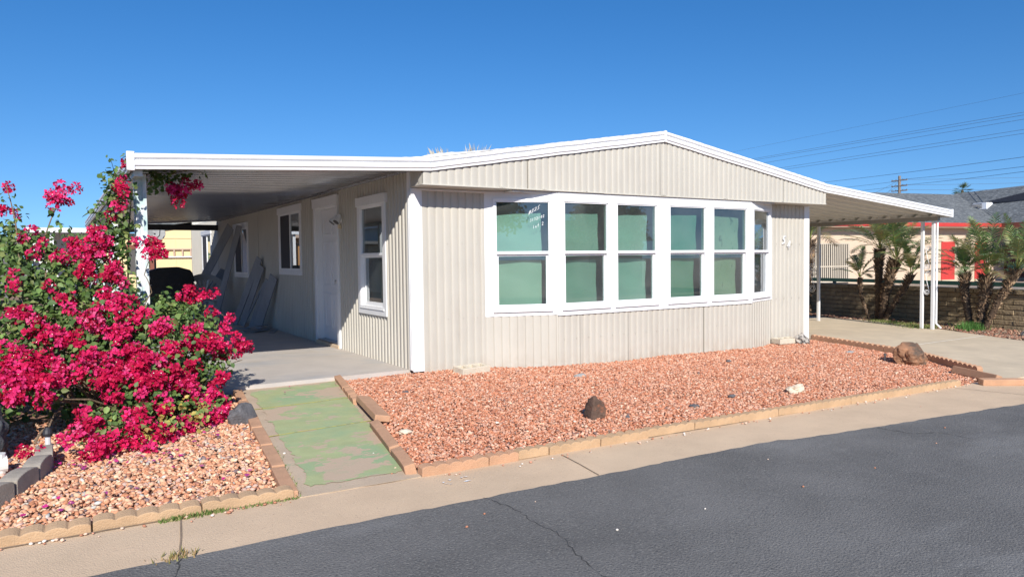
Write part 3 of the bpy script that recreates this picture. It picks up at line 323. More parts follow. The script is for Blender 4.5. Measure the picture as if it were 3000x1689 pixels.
M['tan_rock'] = layer_noise(layer_noise(mat('petrified_wood', (0.30,0.15,0.08), rough=0.8, var=0.3, scale=5, bump=0.8, bscale=18), (0.10,0.07,0.05), 4, .5, .62, detail=9), (0.50,0.36,0.20), 5.5, .62, .7, detail=10, amount=.8)
M['brown_rock'] = layer_noise(mat('brown_rock', (0.11,0.065,0.045), rough=0.85, var=0.4, scale=9, bump=1, bscale=50), (0.24,0.09,0.045), 10, .58, .68, detail=8, amount=.8)
M['white_rock'] = layer_noise(mat('cream_rock', (0.66,0.56,0.43), rough=0.9, var=0.15, scale=14, bump=0.7, bscale=40), (0.30,0.20,0.13), 16, .58, .7, amount=.7)
M['black_rock'] = mat('dark_grey_rock', (0.11,0.105,0.11), rough=0.75, var=0.3, scale=14, bump=0.7, bscale=60)
M['grey_rock'] = mat('grey_rock', (0.30,0.30,0.29), rough=0.9, var=0.2, scale=20, bump=0.6, bscale=60)
M['mottled'] = layer_noise(mat('mottled_rock', (0.42,0.38,0.33), rough=0.9, var=0.2, scale=14, bump=0.7, bscale=60), (0.08,0.075,0.07), 14, .48, .58)
M['yellowline'] = layer_noise(mat('yellow_line', (0.55,0.50,0.12), rough=0.9, var=0.1), (0.3,0.3,0.16), 18, .5, .6)
M['joint'] = mat('joint_filler', (0.24,0.175,0.12), rough=1, var=0.3, scale=30)
M['chalk'] = mat('pale_joint', (0.80,0.75,0.64), rough=0.95, var=0.1, scale=20)
M['crack'] = mat('crack', (0.055,0.053,0.05), rough=1, var=0.2, scale=50)

SHADE_COL = [(.62,.63,.58),(.56,.60,.55),(.70,.72,.70),(.33,.46,.37),(.60,.56,.44),(.50,.56,.60),(.50,.56,.60),(.6,.6,.6)]
def shade_mat(k):
    c = SHADE_COL[k % len(SHADE_COL)]
    m = mat('window_shade_paper', c, rough=0.9, var=0.04, scale=2.2, bump=0.3, bscale=7)
    if k == 4: layer_noise(m, (.20,.20,.16), 9, .60, .68, (1.6,1,.8), detail=8, amount=.8)
    return m

def glass_mat(name, tint, gl=1.0):
    m = bpy.data.materials.new(name); m.use_nodes = True
    n = m.node_tree.nodes; l = m.node_tree.links; n.remove(n['Principled BSDF'])
    tr = n.new('ShaderNodeBsdfTransparent'); tr.inputs[0].default_value = (*tint, 1)
    g = n.new('ShaderNodeBsdfGlossy'); g.inputs['Roughness'].default_value = 0.0; g.inputs['Color'].default_value = (.92,.97,1,1)
    fr = n.new('ShaderNodeFresnel'); fr.inputs['IOR'].default_value = 1.5
    ma = n.new('ShaderNodeMath'); ma.operation = 'MULTIPLY_ADD'; ma.inputs[1].default_value = 1.6*gl; ma.inputs[2].default_value = 0.02; ma.use_clamp = True
    mx = n.new('ShaderNodeMixShader')
    l.new(fr.outputs[0], ma.inputs[0]); l.new(ma.outputs[0], mx.inputs[0]); l.new(tr.outputs[0], mx.inputs[1]); l.new(g.outputs[0], mx.inputs[2])
    df = n.new('ShaderNodeBsdfDiffuse'); df.inputs['Color'].default_value = (.62,.66,.64,1)      # painted haze: pale diffuse mixed in to lift the dark panes
    tc = n.new('ShaderNodeTexCoord'); nz = n.new('ShaderNodeTexNoise'); nz.inputs['Scale'].default_value = 2.5; nz.inputs['Detail'].default_value = 8
    mr = n.new('ShaderNodeMapRange'); mr.inputs['From Min'].default_value = .3; mr.inputs['From Max'].default_value = .7; mr.inputs['To Min'].default_value = .035; mr.inputs['To Max'].default_value = .09
    m2 = n.new('ShaderNodeMixShader'); l.new(tc.outputs['Object'], nz.inputs['Vector']); l.new(nz.outputs['Fac'], mr.inputs['Value']); l.new(mr.outputs[0], m2.inputs[0])
    l.new(mx.outputs[0], m2.inputs[1]); l.new(df.outputs[0], m2.inputs[2]); l.new(m2.outputs[0], n['Material Output'].inputs['Surface'])
    return m
M['glass'] = glass_mat('green_tinted_glass', (0.46,0.655,0.585), 1.5)
M['glass_grey'] = glass_mat('grey_window_glass', (0.42,0.50,0.54), 1.2)

# walkway: worn green paint over concrete
m = mat('worn_green_paint', (0.38,0.42,0.21), rough=0.85, var=0.1, scale=5, bump=0.25, bscale=70)
layer_noise(m, (0.30,0.40,0.22), 1.6, .45, .6)
layer_noise(m, (0.50,0.38,0.27), 1.5, .540, .545, (1.0,1.35,1), detail=9)
layer_noise(m, (0.46,0.38,0.26), 4.5, .585, .595, (1.0,1.6,1), detail=9)
M['green_walk'] = m
M['walk_concrete'] = layer_noise(layer_noise(mat('walk_concrete', (0.50,0.39,0.28), rough=0.95, var=0.1, scale=3, bump=0.4, bscale=120), (0.40,0.31,0.22), 60, .6, .7), (0.36,0.38,0.24), 5, .6, .63, detail=9, amount=.7)

# ------------------------------------------------------------------ ground
def ground_plane():
    mb = MB(); xs = [-700,-60,-20,-6,0,6,14,30,80,700]; ys = [-700,-60,-15,-8,0,8,20,60,700]
    vs = [(x,y,G(x,y)-0.07) for y in ys for x in xs]; nx = len(xs)
    mb.add(vs, [(j*nx+i, j*nx+i+1, (j+1)*nx+i+1, (j+1)*nx+i) for j in range(len(ys)-1) for i in range(nx-1)])
    o = mb.build('ground', M['far']); o['kind'] = 'structure'
ground_plane()

rg = random.Random(5)
def asph_edge(x):
    if x < 1.3: b = -4.075 - .005*x
    else: b = -4.13 - .085*(x-1.3)
    return b
edge = []; x = -14.0
while x < 16:
    edge.append((x, asph_edge(x) + rg.uniform(-.010,.010) + .004*math.sin(x*2.1))); x += rg.uniform(.05,.14)
sheet('road', edge + [(16,-16),(-14,-16)], -0.008, M['asphalt'])
sheet('kerb_ribbon', [(-14,-4.3),(1.3,-4.3),(9,-5.2),(9,-3.60),(6.2,-3.56),(-14,-3.42)], -0.012, M['kerb'])
def strip(name, pts, w, dz, m):
    mb = MB()
    L_, R_ = [], []
    for i,(x,y) in enumerate(pts):
        a = pts[max(i-1,0)]; b = pts[min(i+1,len(pts)-1)]
        d = Vector((b[0]-a[0], b[1]-a[1])).normalized(); n = Vector((-d.y, d.x)); ww = w[i] if isinstance(w, list) else w
        L_.append((x+n.x*ww/2, y+n.y*ww/2)); R_.append((x-n.x*ww/2, y-n.y*ww/2))
    vs = [(p[0],p[1],G(*p)+dz) for p in L_+R_]; k = len(pts)
    mb.add(vs, [(i, i+k, i+k+1, i+1) for i in range(k-1)])
    o = mb.build(name, m); o['kind'] = 'structure'; return o
for p,q in (((-.48,-3.56),(-.55,-4.07)), ((-2.97,-3.52),(-3.05,-4.07)), ((4.86,-3.62),(5.2,-4.42)), ((-5.6,-3.5),(-5.65,-4.05))):
    strip('kerb_joint', [p, ((p[0]+q[0])/2+.005,(p[1]+q[1])/2), q], .009, -0.008, M['joint'])
# strip where kerb top meets the lot
strip('road_edge_seam', [(x_, -3.515-.008*max(0,x_)+rg.uniform(-.006,.006)) for x_ in np.arange(-8,5.2,.12)], [rg.uniform(.006,.02) for _ in np.arange(-8,5.2,.12)], -0.0075, M['joint'])
def crack(pts, w, seed):
    r = random.Random(seed); out = []
    for i in range(len(pts)-1):
        a, b = pts[i], pts[i+1]; n = max(2, int(math.hypot(b[0]-a[0], b[1]-a[1])/.03))
        for k in range(n):
            t = k/n; out.append((a[0]+(b[0]-a[0])*t+r.uniform(-.012,.012), a[1]+(b[1]-a[1])*t+r.uniform(-.012,.012)))
    strip('road_crack', out, [w*r.uniform(.2,1.2) for _ in out], -0.0045, M['crack'])
crack([(-1.41,-4.08),(-1.36,-4.3),(-1.37,-4.5),(-1.36,-4.75),(-1.42,-4.95),(-1.47,-5.2),(-1.40,-5.5)], .005, 1)
crack([(-3.05,-4.09),(-3.1,-4.3),(-3.08,-4.45)], .008, 2)
crack([(2.3,-4.25),(2.35,-4.5),(2.6,-4.62),(2.62,-4.9)], .007, 3)

sheet('gravel_base', [(-.86,.14),(0.0,.14),(0.0,.1),(7.5,.1),(7.5,-.1),(6.95,-2.05),(6.15,-3.36),(5.3,-3.62),(-1.56,-3.5)], -0.03, M['gravelbed'])
sheet('gravel_base', [(-9,3),(-3.0,3),(-3.0,.1),(-1.98,-.15),(-2.36,-3.5),(-9,-3.45)], -0.03, M['gravelbed'])
sheet('walkway', [(-1.97,-.06),(-.86,.12),(-1.56,-3.52),(-2.34,-3.52)], -0.006, M['walk_concrete'], thick=.06)
def ragged(poly, amp, seed):
    r = random.Random(seed); out = []
    for i in range(len(poly)):
        a, b = Vector(poly[i]), Vector(poly[(i+1)%len(poly)]); L = (b-a).length; n = int(L/.025); d = (b-a)/L; nn = Vector((-d.y,d.x)); o1 = r.uniform(0,20)
        for k in range(n):
            p = a.lerp(b, k/n); w = noise.noise(Vector((k*.11+o1,0,0)))*amp*1.6 + noise.noise(Vector((k*.5+o1,5,0)))*amp*.7
            q = p+nn*w; out.append((q.x, q.y))
    return out
sheet('walkway_paint', ragged([(-1.88,-.17),(-.96,-.02),(-1.60,-3.36),(-2.22,-3.38)], .035, 4), -0.002, M['green_walk'])
strip('walkway_line', [(-2.04,-1.04),(-1.5,-.99),(-1.09,-.94)], .018, 0.0, M['yellowline'])
strip('walkway_line', [(-2.16,-2.06),(-1.7,-2.0),(-1.28,-1.95)], .018, 0.0, M['yellowline'])
slab = sheet('patio_slab', [(-3.05,-.14),(-1.97,-.05),(.02,.12),(.02,12.6),(-3.05,12.6)], 0.035, M['slab'], thick=.1)
sheet('driveway', [(7.45,.25),(7.45,14),(12.4,14),(12.3,3.3),(12.15,1.6),(11.1,-.73),(10.62,-1.95),(9.8,-3.2),(9.0,-3.72),(5.6,-3.66),(6.25,-3.32),(7.02,-2.05)], 0.0, M['concrete'], thick=.06)
strip('driveway_joint', [(7.25,-1.42),(8.6,-1.32),(10.85,-1.2)], .03, 0.005, M['chalk'])
sheet('side_dirt_strip', [(12.4,14),(14.2,14),(13.6,4.4),(12.9,.9),(12.4,-3.4),(9.2,-3.7),(10.62,-1.95),(11.1,-.73),(12.15,1.6),(12.3,3.3)], -0.02, M['dirt'])
sheet('back_yard', [(-9,3),(-9,40),(14,40),(14,14),(0,14),(0,12.6),(-3.05,12.6),(-3.05,3)], -0.03, M['dirt'])

# ------------------------------------------------------------------ gravel as real stones
ICO_V = None
def stones(name, poly, spacing, size, palette, label, zoff=-0.015, jit=.5, keep=1.0, seed=1, dens=None):
    global ICO_V
    bm = bmesh.new(); bmesh.ops.create_icosphere(bm, subdivisions=1, radius=1.0)
    tv = np.array([v.co[:] for v in bm.verts]); tf = np.array([[v.index for v in f.verts] for f in bm.faces]); bm.free()
    r = np.random.default_rng(seed)
    xs = [p[0] for p in poly]; ys = [p[1] for p in poly]; P = []
    for yy in np.arange(min(ys), max(ys), spacing):
        for xx in np.arange(min(xs), max(xs), spacing):
            x = xx + r.uniform(-jit,jit)*spacing*1.3; y = yy + r.uniform(-jit,jit)*spacing*1.3
            if inpoly(x, y, poly) and r.random() < (dens(x,y) if dens else keep): P.append((x,y))
    P = np.array(P); n = len(P)
    g = np.array([G(x,y) for x,y in P])
    sc = size*np.clip(np.exp(r.normal(0,.34,n)), .45, 1.75)
    ax = np.stack([sc*r.uniform(.75,1.3,n), sc*r.uniform(.55,1.0,n), sc*r.uniform(.35,.7,n)], 1)
    V = tv[None,:,:]*(1+r.normal(0,.16,(n,len(tv),1)))
    V = V*ax[:,None,:]
    tx = r.normal(0,.35,n); ty = r.normal(0,.35,n); a = r.uniform(0,2*PI,n)
    def rot(V, ang, i, j):
        c = np.cos(ang)[:,None]; s = np.sin(ang)[:,None]; A = V[:,:,i]*c - V[:,:,j]*s; B = V[:,:,i]*s + V[:,:,j]*c
        W = V.copy(); W[:,:,i] = A; W[:,:,j] = B; return W
    V = rot(V, tx, 1, 2); V = rot(V, ty, 0, 2); V = rot(V, a, 0, 1)
    low = noise_field(P)
    V += np.stack([P[:,0], P[:,1], g+zoff+r.uniform(0,.014,n)+low*.012], 1)[:,None,:]
    pal = np.array([c for c,_ in palette]); w = np.array([w for _,w in palette]); w = w/w.sum()
    ci = r.choice(len(pal), n, p=w); C = pal[ci]*np.exp(r.normal(0,.10,(n,1)))
    C = np.clip(C, 0, .9); CC = np.repeat(C[:,None,:], len(tv), 1).reshape(-1,3)
    F = (tf[None,:,:] + (np.arange(n)*len(tv))[:,None,None]).reshape(-1,3)
    o = np_mesh(name, V.reshape(-1,3), F, M['stone'], cols=CC)
    o['kind'] = 'stuff'; o['label'] = label
    return o
def noise_field(P):
    return np.sin(P[:,0]*1.7+.5)*np.cos(P[:,1]*2.3) + .5*np.sin(P[:,0]*4.1+P[:,1]*3.3)
PINK = [((.55,.235,.135),6),((.63,.32,.205),6),((.46,.17,.09),5),((.68,.40,.28),3.5),((.70,.50,.36),.9),((.34,.13,.08),1.5),((.52,.29,.21),2),((.78,.68,.56),.06),((.22,.14,.12),.3)]
PINK2 = [((.62,.30,.17),5),((.70,.40,.25),5),((.50,.22,.12),3),((.70,.45,.29),3),((.74,.55,.37),1.0),((.40,.18,.12),.9),((.60,.39,.31),2),((.80,.70,.56),.12),((.20,.14,.14),.5),((.50,.47,.42),.5)]
RED = [((.30,.14,.09),5),((.40,.22,.15),4),((.20,.10,.07),4),((.45,.32,.22),2),((.24,.18,.13),3)]
bedpoly = [(-.84,.1),(-.02,.1),(-.02,.02),(.97,-.02),(1.86,-.31),(5.52,-.31),(6.4,-.02),(7.38,-.02),(6.9,-2.05),(6.12,-3.3),(5.3,-3.57),(-1.53,-3.45)]
stones('gravel', bedpoly, .0185, .0120, PINK, 'salmon pink crushed stone gravel filling the bed below the bay window', seed=1)
leftpoly = [(-9,1.5),(-3.1,1.5),(-3.1,-.1),(-2.02,-.15),(-2.42,-3.43),(-9,-3.4)]
stones('gravel', [(-4.9,-.9),(-2.06,-.4),(-2.42,-3.43),(-4.9,-3.42)], .0210, .0145, PINK2, 'peach and cream stone gravel under the flowering bush', seed=2)
stones('gravel', [(12.4,6),(13.5,6),(12.9,.9),(12.4,-3.4),(10.0,-3.0),(10.7,-1.95),(11.2,-.73),(12.2,1.6)], .05, .022, RED, 'dull reddish brown gravel strip along the block wall', seed=3, keep=.75)

def scatter_petals():
    r = np.random.default_rng(5); V=[];F=[];C=[]
    spots = [(-3.0,-2.2,.4,40),(-3.5,-2.2,.3,30),(-2.5,-1.8,.3,22),(-3.9,-2.5,.2,25),(-2.7,-2.9,.5,14),(-3.4,-3.0,.5,12),(-2.15,-1.5,.2,8),(-1.3,-.3,.5,5),(-2.1,-.4,.2,12)]
    for x0,y0,s,n in spots:
        for _ in range(n):
            x = x0+r.normal(0,s*.5); y = y0+r.normal(0,s*.4)
            if x > -2.42 and y > -3.4 and x < -1.95: continue
            z = G(x,y)+.014; a = r.uniform(0,2*PI); q = r.uniform(.012,.02); k = len(V)
            for j in range(4):
                b = a+j*PI/2; V.append((x+math.cos(b)*q, y+math.sin(b)*q, z+r.uniform(0,.014)))
            c = [(.45,.02,.16),(.55,.03,.2),(.35,.05,.2),(.5,.12,.25)][r.integers(4)]
            C += [c]*4; F += [(k,k+1,k+2),(k,k+2,k+3)]
    o = np_mesh('fallen_petals', np.array(V), np.array(F), M['petal'], cols=np.array(C)); o['kind'] = 'stuff'; o['label'] = 'magenta petals fallen on the gravel below the flowering bush'
scatter_petals()
def tufts(name, pts, n, h, label, seed, cols=((.09,.16,.03),(.14,.20,.05),(.26,.24,.10)), spread=.05):
    r = np.random.default_rng(seed); V=[];F=[];C=[]
    for _ in range(n):
        i = r.integers(len(pts)-1); t = r.random(); a, b = pts[i], pts[i+1]
        x = a[0]+(b[0]-a[0])*t + r.normal(0,spread); y = a[1]+(b[1]-a[1])*t + r.normal(0,spread*.5)
        z = G(x,y)-.01; an = r.uniform(0,2*PI); hh = h*r.uniform(.4,1.2); w = .004+.002*r.random(); dx, dy = math.cos(an), math.sin(an)
        k = len(V); le = r.uniform(.2,.9)*hh
        V += [(x-dy*w,y+dx*w,z),(x+dy*w,y-dx*w,z),(x+dx*le,y+dy*le,z+hh)]; F.append((k,k+1,k+2)); C += [cols[r.integers(len(cols))]]*3
    o = np_mesh(name, np.array(V), np.array(F), M['petal'], cols=np.array(C)); o['kind'] = 'stuff'; o['label'] = label
tufts('grass', [(-3.05,-3.53),(-2.75,-3.52)], 350, .022, 'short green grass growing in the kerb crack by the edging', 1, spread=.025)
tufts('grass', [(-2.65,-3.53),(-2.34,-3.52)], 160, .014, 'thin green grass along the front edging beside the walkway', 2, spread=.02)
tufts('grass', [(-3.06,-4.02),(-3.04,-4.08)], 70, .03, 'dry weed tuft at the end of the kerb joint', 3, spread=.05, cols=((.30,.20,.09),(.22,.2,.07)))
tufts('weeds', [(12.2,1.7),(11.6,.4),(11.35,.1)], 2500, .06, 'low green weeds between the driveway and the block wall', 4, spread=.22)
tufts('weeds', [(11.75,-.45),(11.9,-.6),(12.0,-.3)], 900, .16, 'green weeds at the foot of the nearer palm clump', 5, spread=.16, cols=((.06,.16,.03),(.10,.22,.05)))
tufts('grass', [(-2.33,-3.5),(-2.2,-2.3)], 250, .018, 'thin green grass along the left side of the walkway', 6, spread=.012)
# ------------------------------------------------------------------ corrugated sheets
PROF = [(0,0),(.05,.62),(.14,.95),(.30,1.0),(.50,.86),(.70,.6),(.88,.28),(.96,.08)]
def corr(mb, P0, P1, z0, z1, n, u0=0.0, pitch=.1015, d=.014):
    """corrugated sheet from P0 to P1 (2D), bottom/top z as numbers or functions of the running metre; n = outward 2D"""
    P0, P1 = Vector(P0), Vector(P1); L = (P1-P0).length; e = (P1-P0)/L; n = Vector(n).normalized()
    S = {0.0, L}
    k = math.floor(u0/pitch)-1
    while k*pitch < u0+L+pitch:
        for t,_ in PROF:
            s_ = (k+t)*pitch-u0
            if 0 < s_ < L: S.add(s_)
        k += 1
    S = sorted(S)
    def h(s_):
        t = ((s_+u0)/pitch) % 1.0
        for i in range(len(PROF)):
            a = PROF[i]; b = PROF[i+1] if i+1 < len(PROF) else (1.0, 0)
            if a[0] <= t <= b[0]: return a[1]+(b[1]-a[1])*(t-a[0])/max(b[0]-a[0],1e-6)
        return 0
    f0 = z0 if callable(z0) else (lambda s_: z0); f1 = z1 if callable(z1) else (lambda s_: z1)
    vs = []
    for s_ in S:
        p = P0+e*s_+n*(d*h(s_)); vs += [(p.x,p.y,f0(s_)),(p.x,p.y,f1(s_))]
    # wind so the face looks along n
    c = Vector((e.x,e.y,0)).cross(Vector((0,0,1))); flip = c.x*n.x+c.y*n.y < 0
    fs = [((2*i,2*i+2,2*i+3,2*i+1) if not flip else (2*i,2*i+1,2*i+3,2*i+2)) for i in range(len(S)-1)]
    mb.add(vs, fs)

M['seam'] = mat('dark_seam', (0.22,0.20,0.17), rough=0.9)  # dark strips along the sheet joints
W_, ZS, GY, BD = 7.34, 2.160, -.314, .296
BX = (.968, 1.862, 5.518, 6.382)
house = empty('mobile_home', (0,0,0), 'beige corrugated mobile home with a white bay window and low gable roof', 'mobile home')

# front wall, flat bays left and right, and the wall under the bay
mb = MB()
corr(mb, (.12,0), (BX[0]+.02,0), lambda s: G(s,0)-.03, ZS, (0,-1), .12)
mb.build('front_siding', M['siding'], house)
mb = MB(); corr(mb, (BX[3]-.02,0), (W_-.10,0), -.16, ZS, (0,-1), BX[3]-.02)
mb.build('front_siding', M['siding'], house)
nL = Vector((-BD, -(BX[1]-BX[0]))).normalized(); nR = Vector((BD, -(BX[3]-BX[2]))).normalized()
mb = MB()
lenL = math.hypot(BX[1]-BX[0], BD)
corr(mb, (BX[0],0), (BX[1],-BD), -.05, .64, nL, 0)
corr(mb, (BX[1],-BD), (BX[2],-BD), -.12, .64, (0,-1), 0)
corr(mb, (BX[2],-BD), (BX[3],0), -.16, .64, nR, 0)
mb.build('bay_siding', M['siding'], house)
# screws in rows
mb = MB()
for z in (.62, 1.52):
    for x in list(np.arange(.25,.95,.2)) + list(np.arange(6.5,7.2,.2)):
        mb.tube([(x,-.012,z),(x,-.021,z)], .006, 6)
for z in (.30,):
    for x in np.arange(1.95,5.45,.2):
        mb.tube([(x,-BD-.012,z),(x,-BD-.021,z)], .006, 6)
mb.build('screws', M['siding'], house)['kind'] = 'stuff'

# overlapping sheet seams
for x_, z0_, z1_, y_ in ((3.02,-.09,.60,-BD),(4.48,-.11,.60,-BD),(2.2,-.06,.60,-BD),(3.60,2.18,2.9,GY),(6.25,2.18,2.52,GY),(1.4,2.18,2.54,GY)):
    mb = MB(); mb.box(x_, x_+.0045, y_-.0165, y_-.002, z0_, z1_); mb.build('sheet_seam', M['seam'], house)
# gable panel with soffit
def ztop(x): return 2.335+(x)*(2.93-2.345)/3.68 if x < 3.68 else 2.93-(x-3.68)*(2.93-2.37)/3.69
mb = MB()
corr(mb, (0,GY), (3.60,GY), 2.178, lambda s: ztop(s)+.02, (0,-1), 0)
corr(mb, (3.60,GY-.002), (W_+.014,GY-.002), 2.178, lambda s: ztop(3.6+s)+.02, (0,-1), 3.6)
corr(mb, (0,0), (0,GY), 2.178, 2.42, (-1,0), 0)
corr(mb, (W_+.014,GY), (W_+.014,0), 2.178, 2.42, (1,0), 0, d=.01)
mb.build('gable_panel', M['siding'], house)
mb = MB()
mb.box(-.004, W_+.012, GY+.004, 0.0, 2.164, 2.176)
mb.build('soffit', M['siding'], house)
mb = MB(); r_ = random.Random(3)
mb.box(-.016, 2.6, GY-.026, GY+.002, 2.166, 2.180); mb.box(2.6, W_+.016, GY-.024, GY+.002, 2.163, 2.178)
mb.box(-.018, -.0, GY, 0, 2.166, 2.180)
for x in (1.05, 1.62, 2.28, 3.66, 4.9, 6.2):
    for k in range(5):
        px = x+r_.uniform(-.05,.05); mb.box(px-.008, px+.008, GY-.030, GY-.01, 2.176, 2.184+r_.uniform(0,.006))
mb.build('drip_edge', M['siding'], house, bevel=.003)
mb = MB(); mb.box(.0, BX[0]+.06, -.03, 0, 2.135, 2.160); mb.build('soffit_trim', M['white'], house, bevel=.004)

# fascia profile
def fascia(mb, pts, y0=GY, out=1.0, x_off=None):
    prof = [(0,.004),(.018,0),(.036,-.008),(.040,-.036),(.030,-.046),(.018,-.050),(.018,-.062),(.032,-.070),(.040,-.080),(.042,-.108),(.026,-.122),(.026,-.143),(0,-.146)]
    rings = []
    for x, z in pts: rings.append([(x, y0-a*out-.012, z+b) for a,b in prof])
    mb.extrude_path(None, rings, closed=True)
rr = random.Random(9)
def wav(pts, n=14):
    out = []
    for (x0,z0),(x1,z1) in zip(pts[:-1], pts[1:]):
        for k in range(n): t = k/n; out.append((x0+(x1-x0)*t, z0+(z1-z0)*t+(rr.uniform(-.003,.003) if k else 0)))
    return out+[pts[-1]]
mb = MB(); fascia(mb, wav([(.092,2.470),(3.672,3.062)])); mb.build('fascia', M['fascia'], house)
mb = MB(); fascia(mb, wav([(3.688,3.062),(7.362,2.505)])); mb.build('fascia', M['fascia'], house)
mb = MB(); mb.prism([(3.660,GY-.055,3.072),(3.700,GY-.055,3.072),(3.700,GY-.055,2.915),(3.660,GY-.055,2.915)], (0,.03,0)); mb.build('fascia_cap', M['fascia'], house, bevel=.004)

# roof: two slopes with a lumpy coating along the front edge
def roof_slope(x0, z0, x1, z1, y0, y1, th=.1):
    mb = MB(); mb.prism([(x0,y0,z0),(x1,y0,z1),(x1,y0,z1-th),(x0,y0,z0-th)], (0,y1-y0,0)); return mb
o = roof_slope(0.02, 2.462, 3.68, 3.058, GY-.02, 16.2); o.build('roof_slope', M['roofcoat'], house)
o = roof_slope(3.68, 3.0581, 7.36, 2.502, GY-.02, 16.2); o.build('roof_slope', M['roofcoat'], house)
mb = MB(); rings = []; rr = random.Random(21)
for i in range(160):
    x = -.25+i*(7.3+.25)/159
    z = 2.462+.052*x if x < 0 else (2.466+x*.1617 if x < 3.68 else 3.06-(x-3.68)*.1513)
    bump = .006+.008*rr.random()+.022*math.exp(-((x-.25)/.35)**2)*(1 if x>-.1 else .5)
    y = GY-.030-rr.random()*.006
    rings.append([(x,y,z-.004),(x,y-.006,z+bump*.5),(x,y+.03,z+bump),(x,y+.25,z+bump),(x,y+.5,z-.004)])
mb.extrude_path(None, rings, closed=True); mb.build('roof_coating', M['roofcoat'], house)

# corner trims
mb = MB(); mb.box(-.016, .125, -.020, .0, .02, ZS); mb.box(-.017, 0.0, .0, .095, .03, ZS+.2)
mb.build('corner_trim', M['white'], house, bevel=.004)
mb = MB(); mb.box(-.024,-.014,.004,.018,.04,2.15); mb.box(-.024,-.014,.040,.052,.04,2.15); mb.build('corner_trim_ridge', M['white'], house)
mb = MB(); mb.box(W_-.12, W_+.016, -.020, 0, -.13, ZS); mb.box(W_, W_+.016, 0, .1, -.13, ZS)
mb.build('corner_trim', M['white'], house, bevel=.004)

# side wall (x = 0) with openings; list of (y0, y1, zlow, zhigh)
OPEN = [(.80,1.65,.70,2.10),(2.60,3.60,.00,2.19),(4.48,5.76,1.17,2.20),(8.48,9.76,1.06,2.12),(12.88,14.18,1.12,2.12)]
mb = MB(); y = .095
def side(y0, y1, z0, z1): corr(mb, (0,y0), (0,y1), z0, z1, (-1,0), y0, d=.020)
for a,b,zl,zh in OPEN:
    side(y, a, -.04, 2.44)
    if zl > 0: side(a, b, -.04, zl)
    side(a, b, zh, 2.44); y = b
side(y, 16.1, -.04, 2.44)
mb.build('side_siding', M['siding'], house)
for a_ in ((-.022,-.010,3.86,3.885),(-.022,-.010,7.5,7.52),(-.03,0,11.83,11.88),(-.03,0,16.0,16.1)):
    mb = MB(); mb.box(*a_,0,2.41); mb.build('siding_seam', M['siding'], house)
# far walls (plain, unseen sides) and a dark lining so the rooms stay dark
mb = MB(); corr(mb, (W_,.1), (W_,16.1), -.16, 2.5, (1,0), 0, d=.012); corr(mb, (0,16.1), (W_,16.1), -.16, 2.6, (0,1), 0)
mb.build('back_siding', M['siding'], house)
M['inside'] = mat('interior_paint', (0.60,0.62,0.62), rough=0.9, var=0.03)
mb = MB(); mb.box(.03, W_-.03, 1.9, 1.93, 0, 2.5); mb.box(.03, W_-.03, .02, 1.9, .30, .32); mb.box(.03, W_-.03, .02, 16, 2.30, 2.32); mb.box(1.2,6.1,-.29,.02,2.145,2.16)
mb.box(1.75,1.77,1.93,16,0,2.4)
mb.build('interior_lining', M['inside'], house)

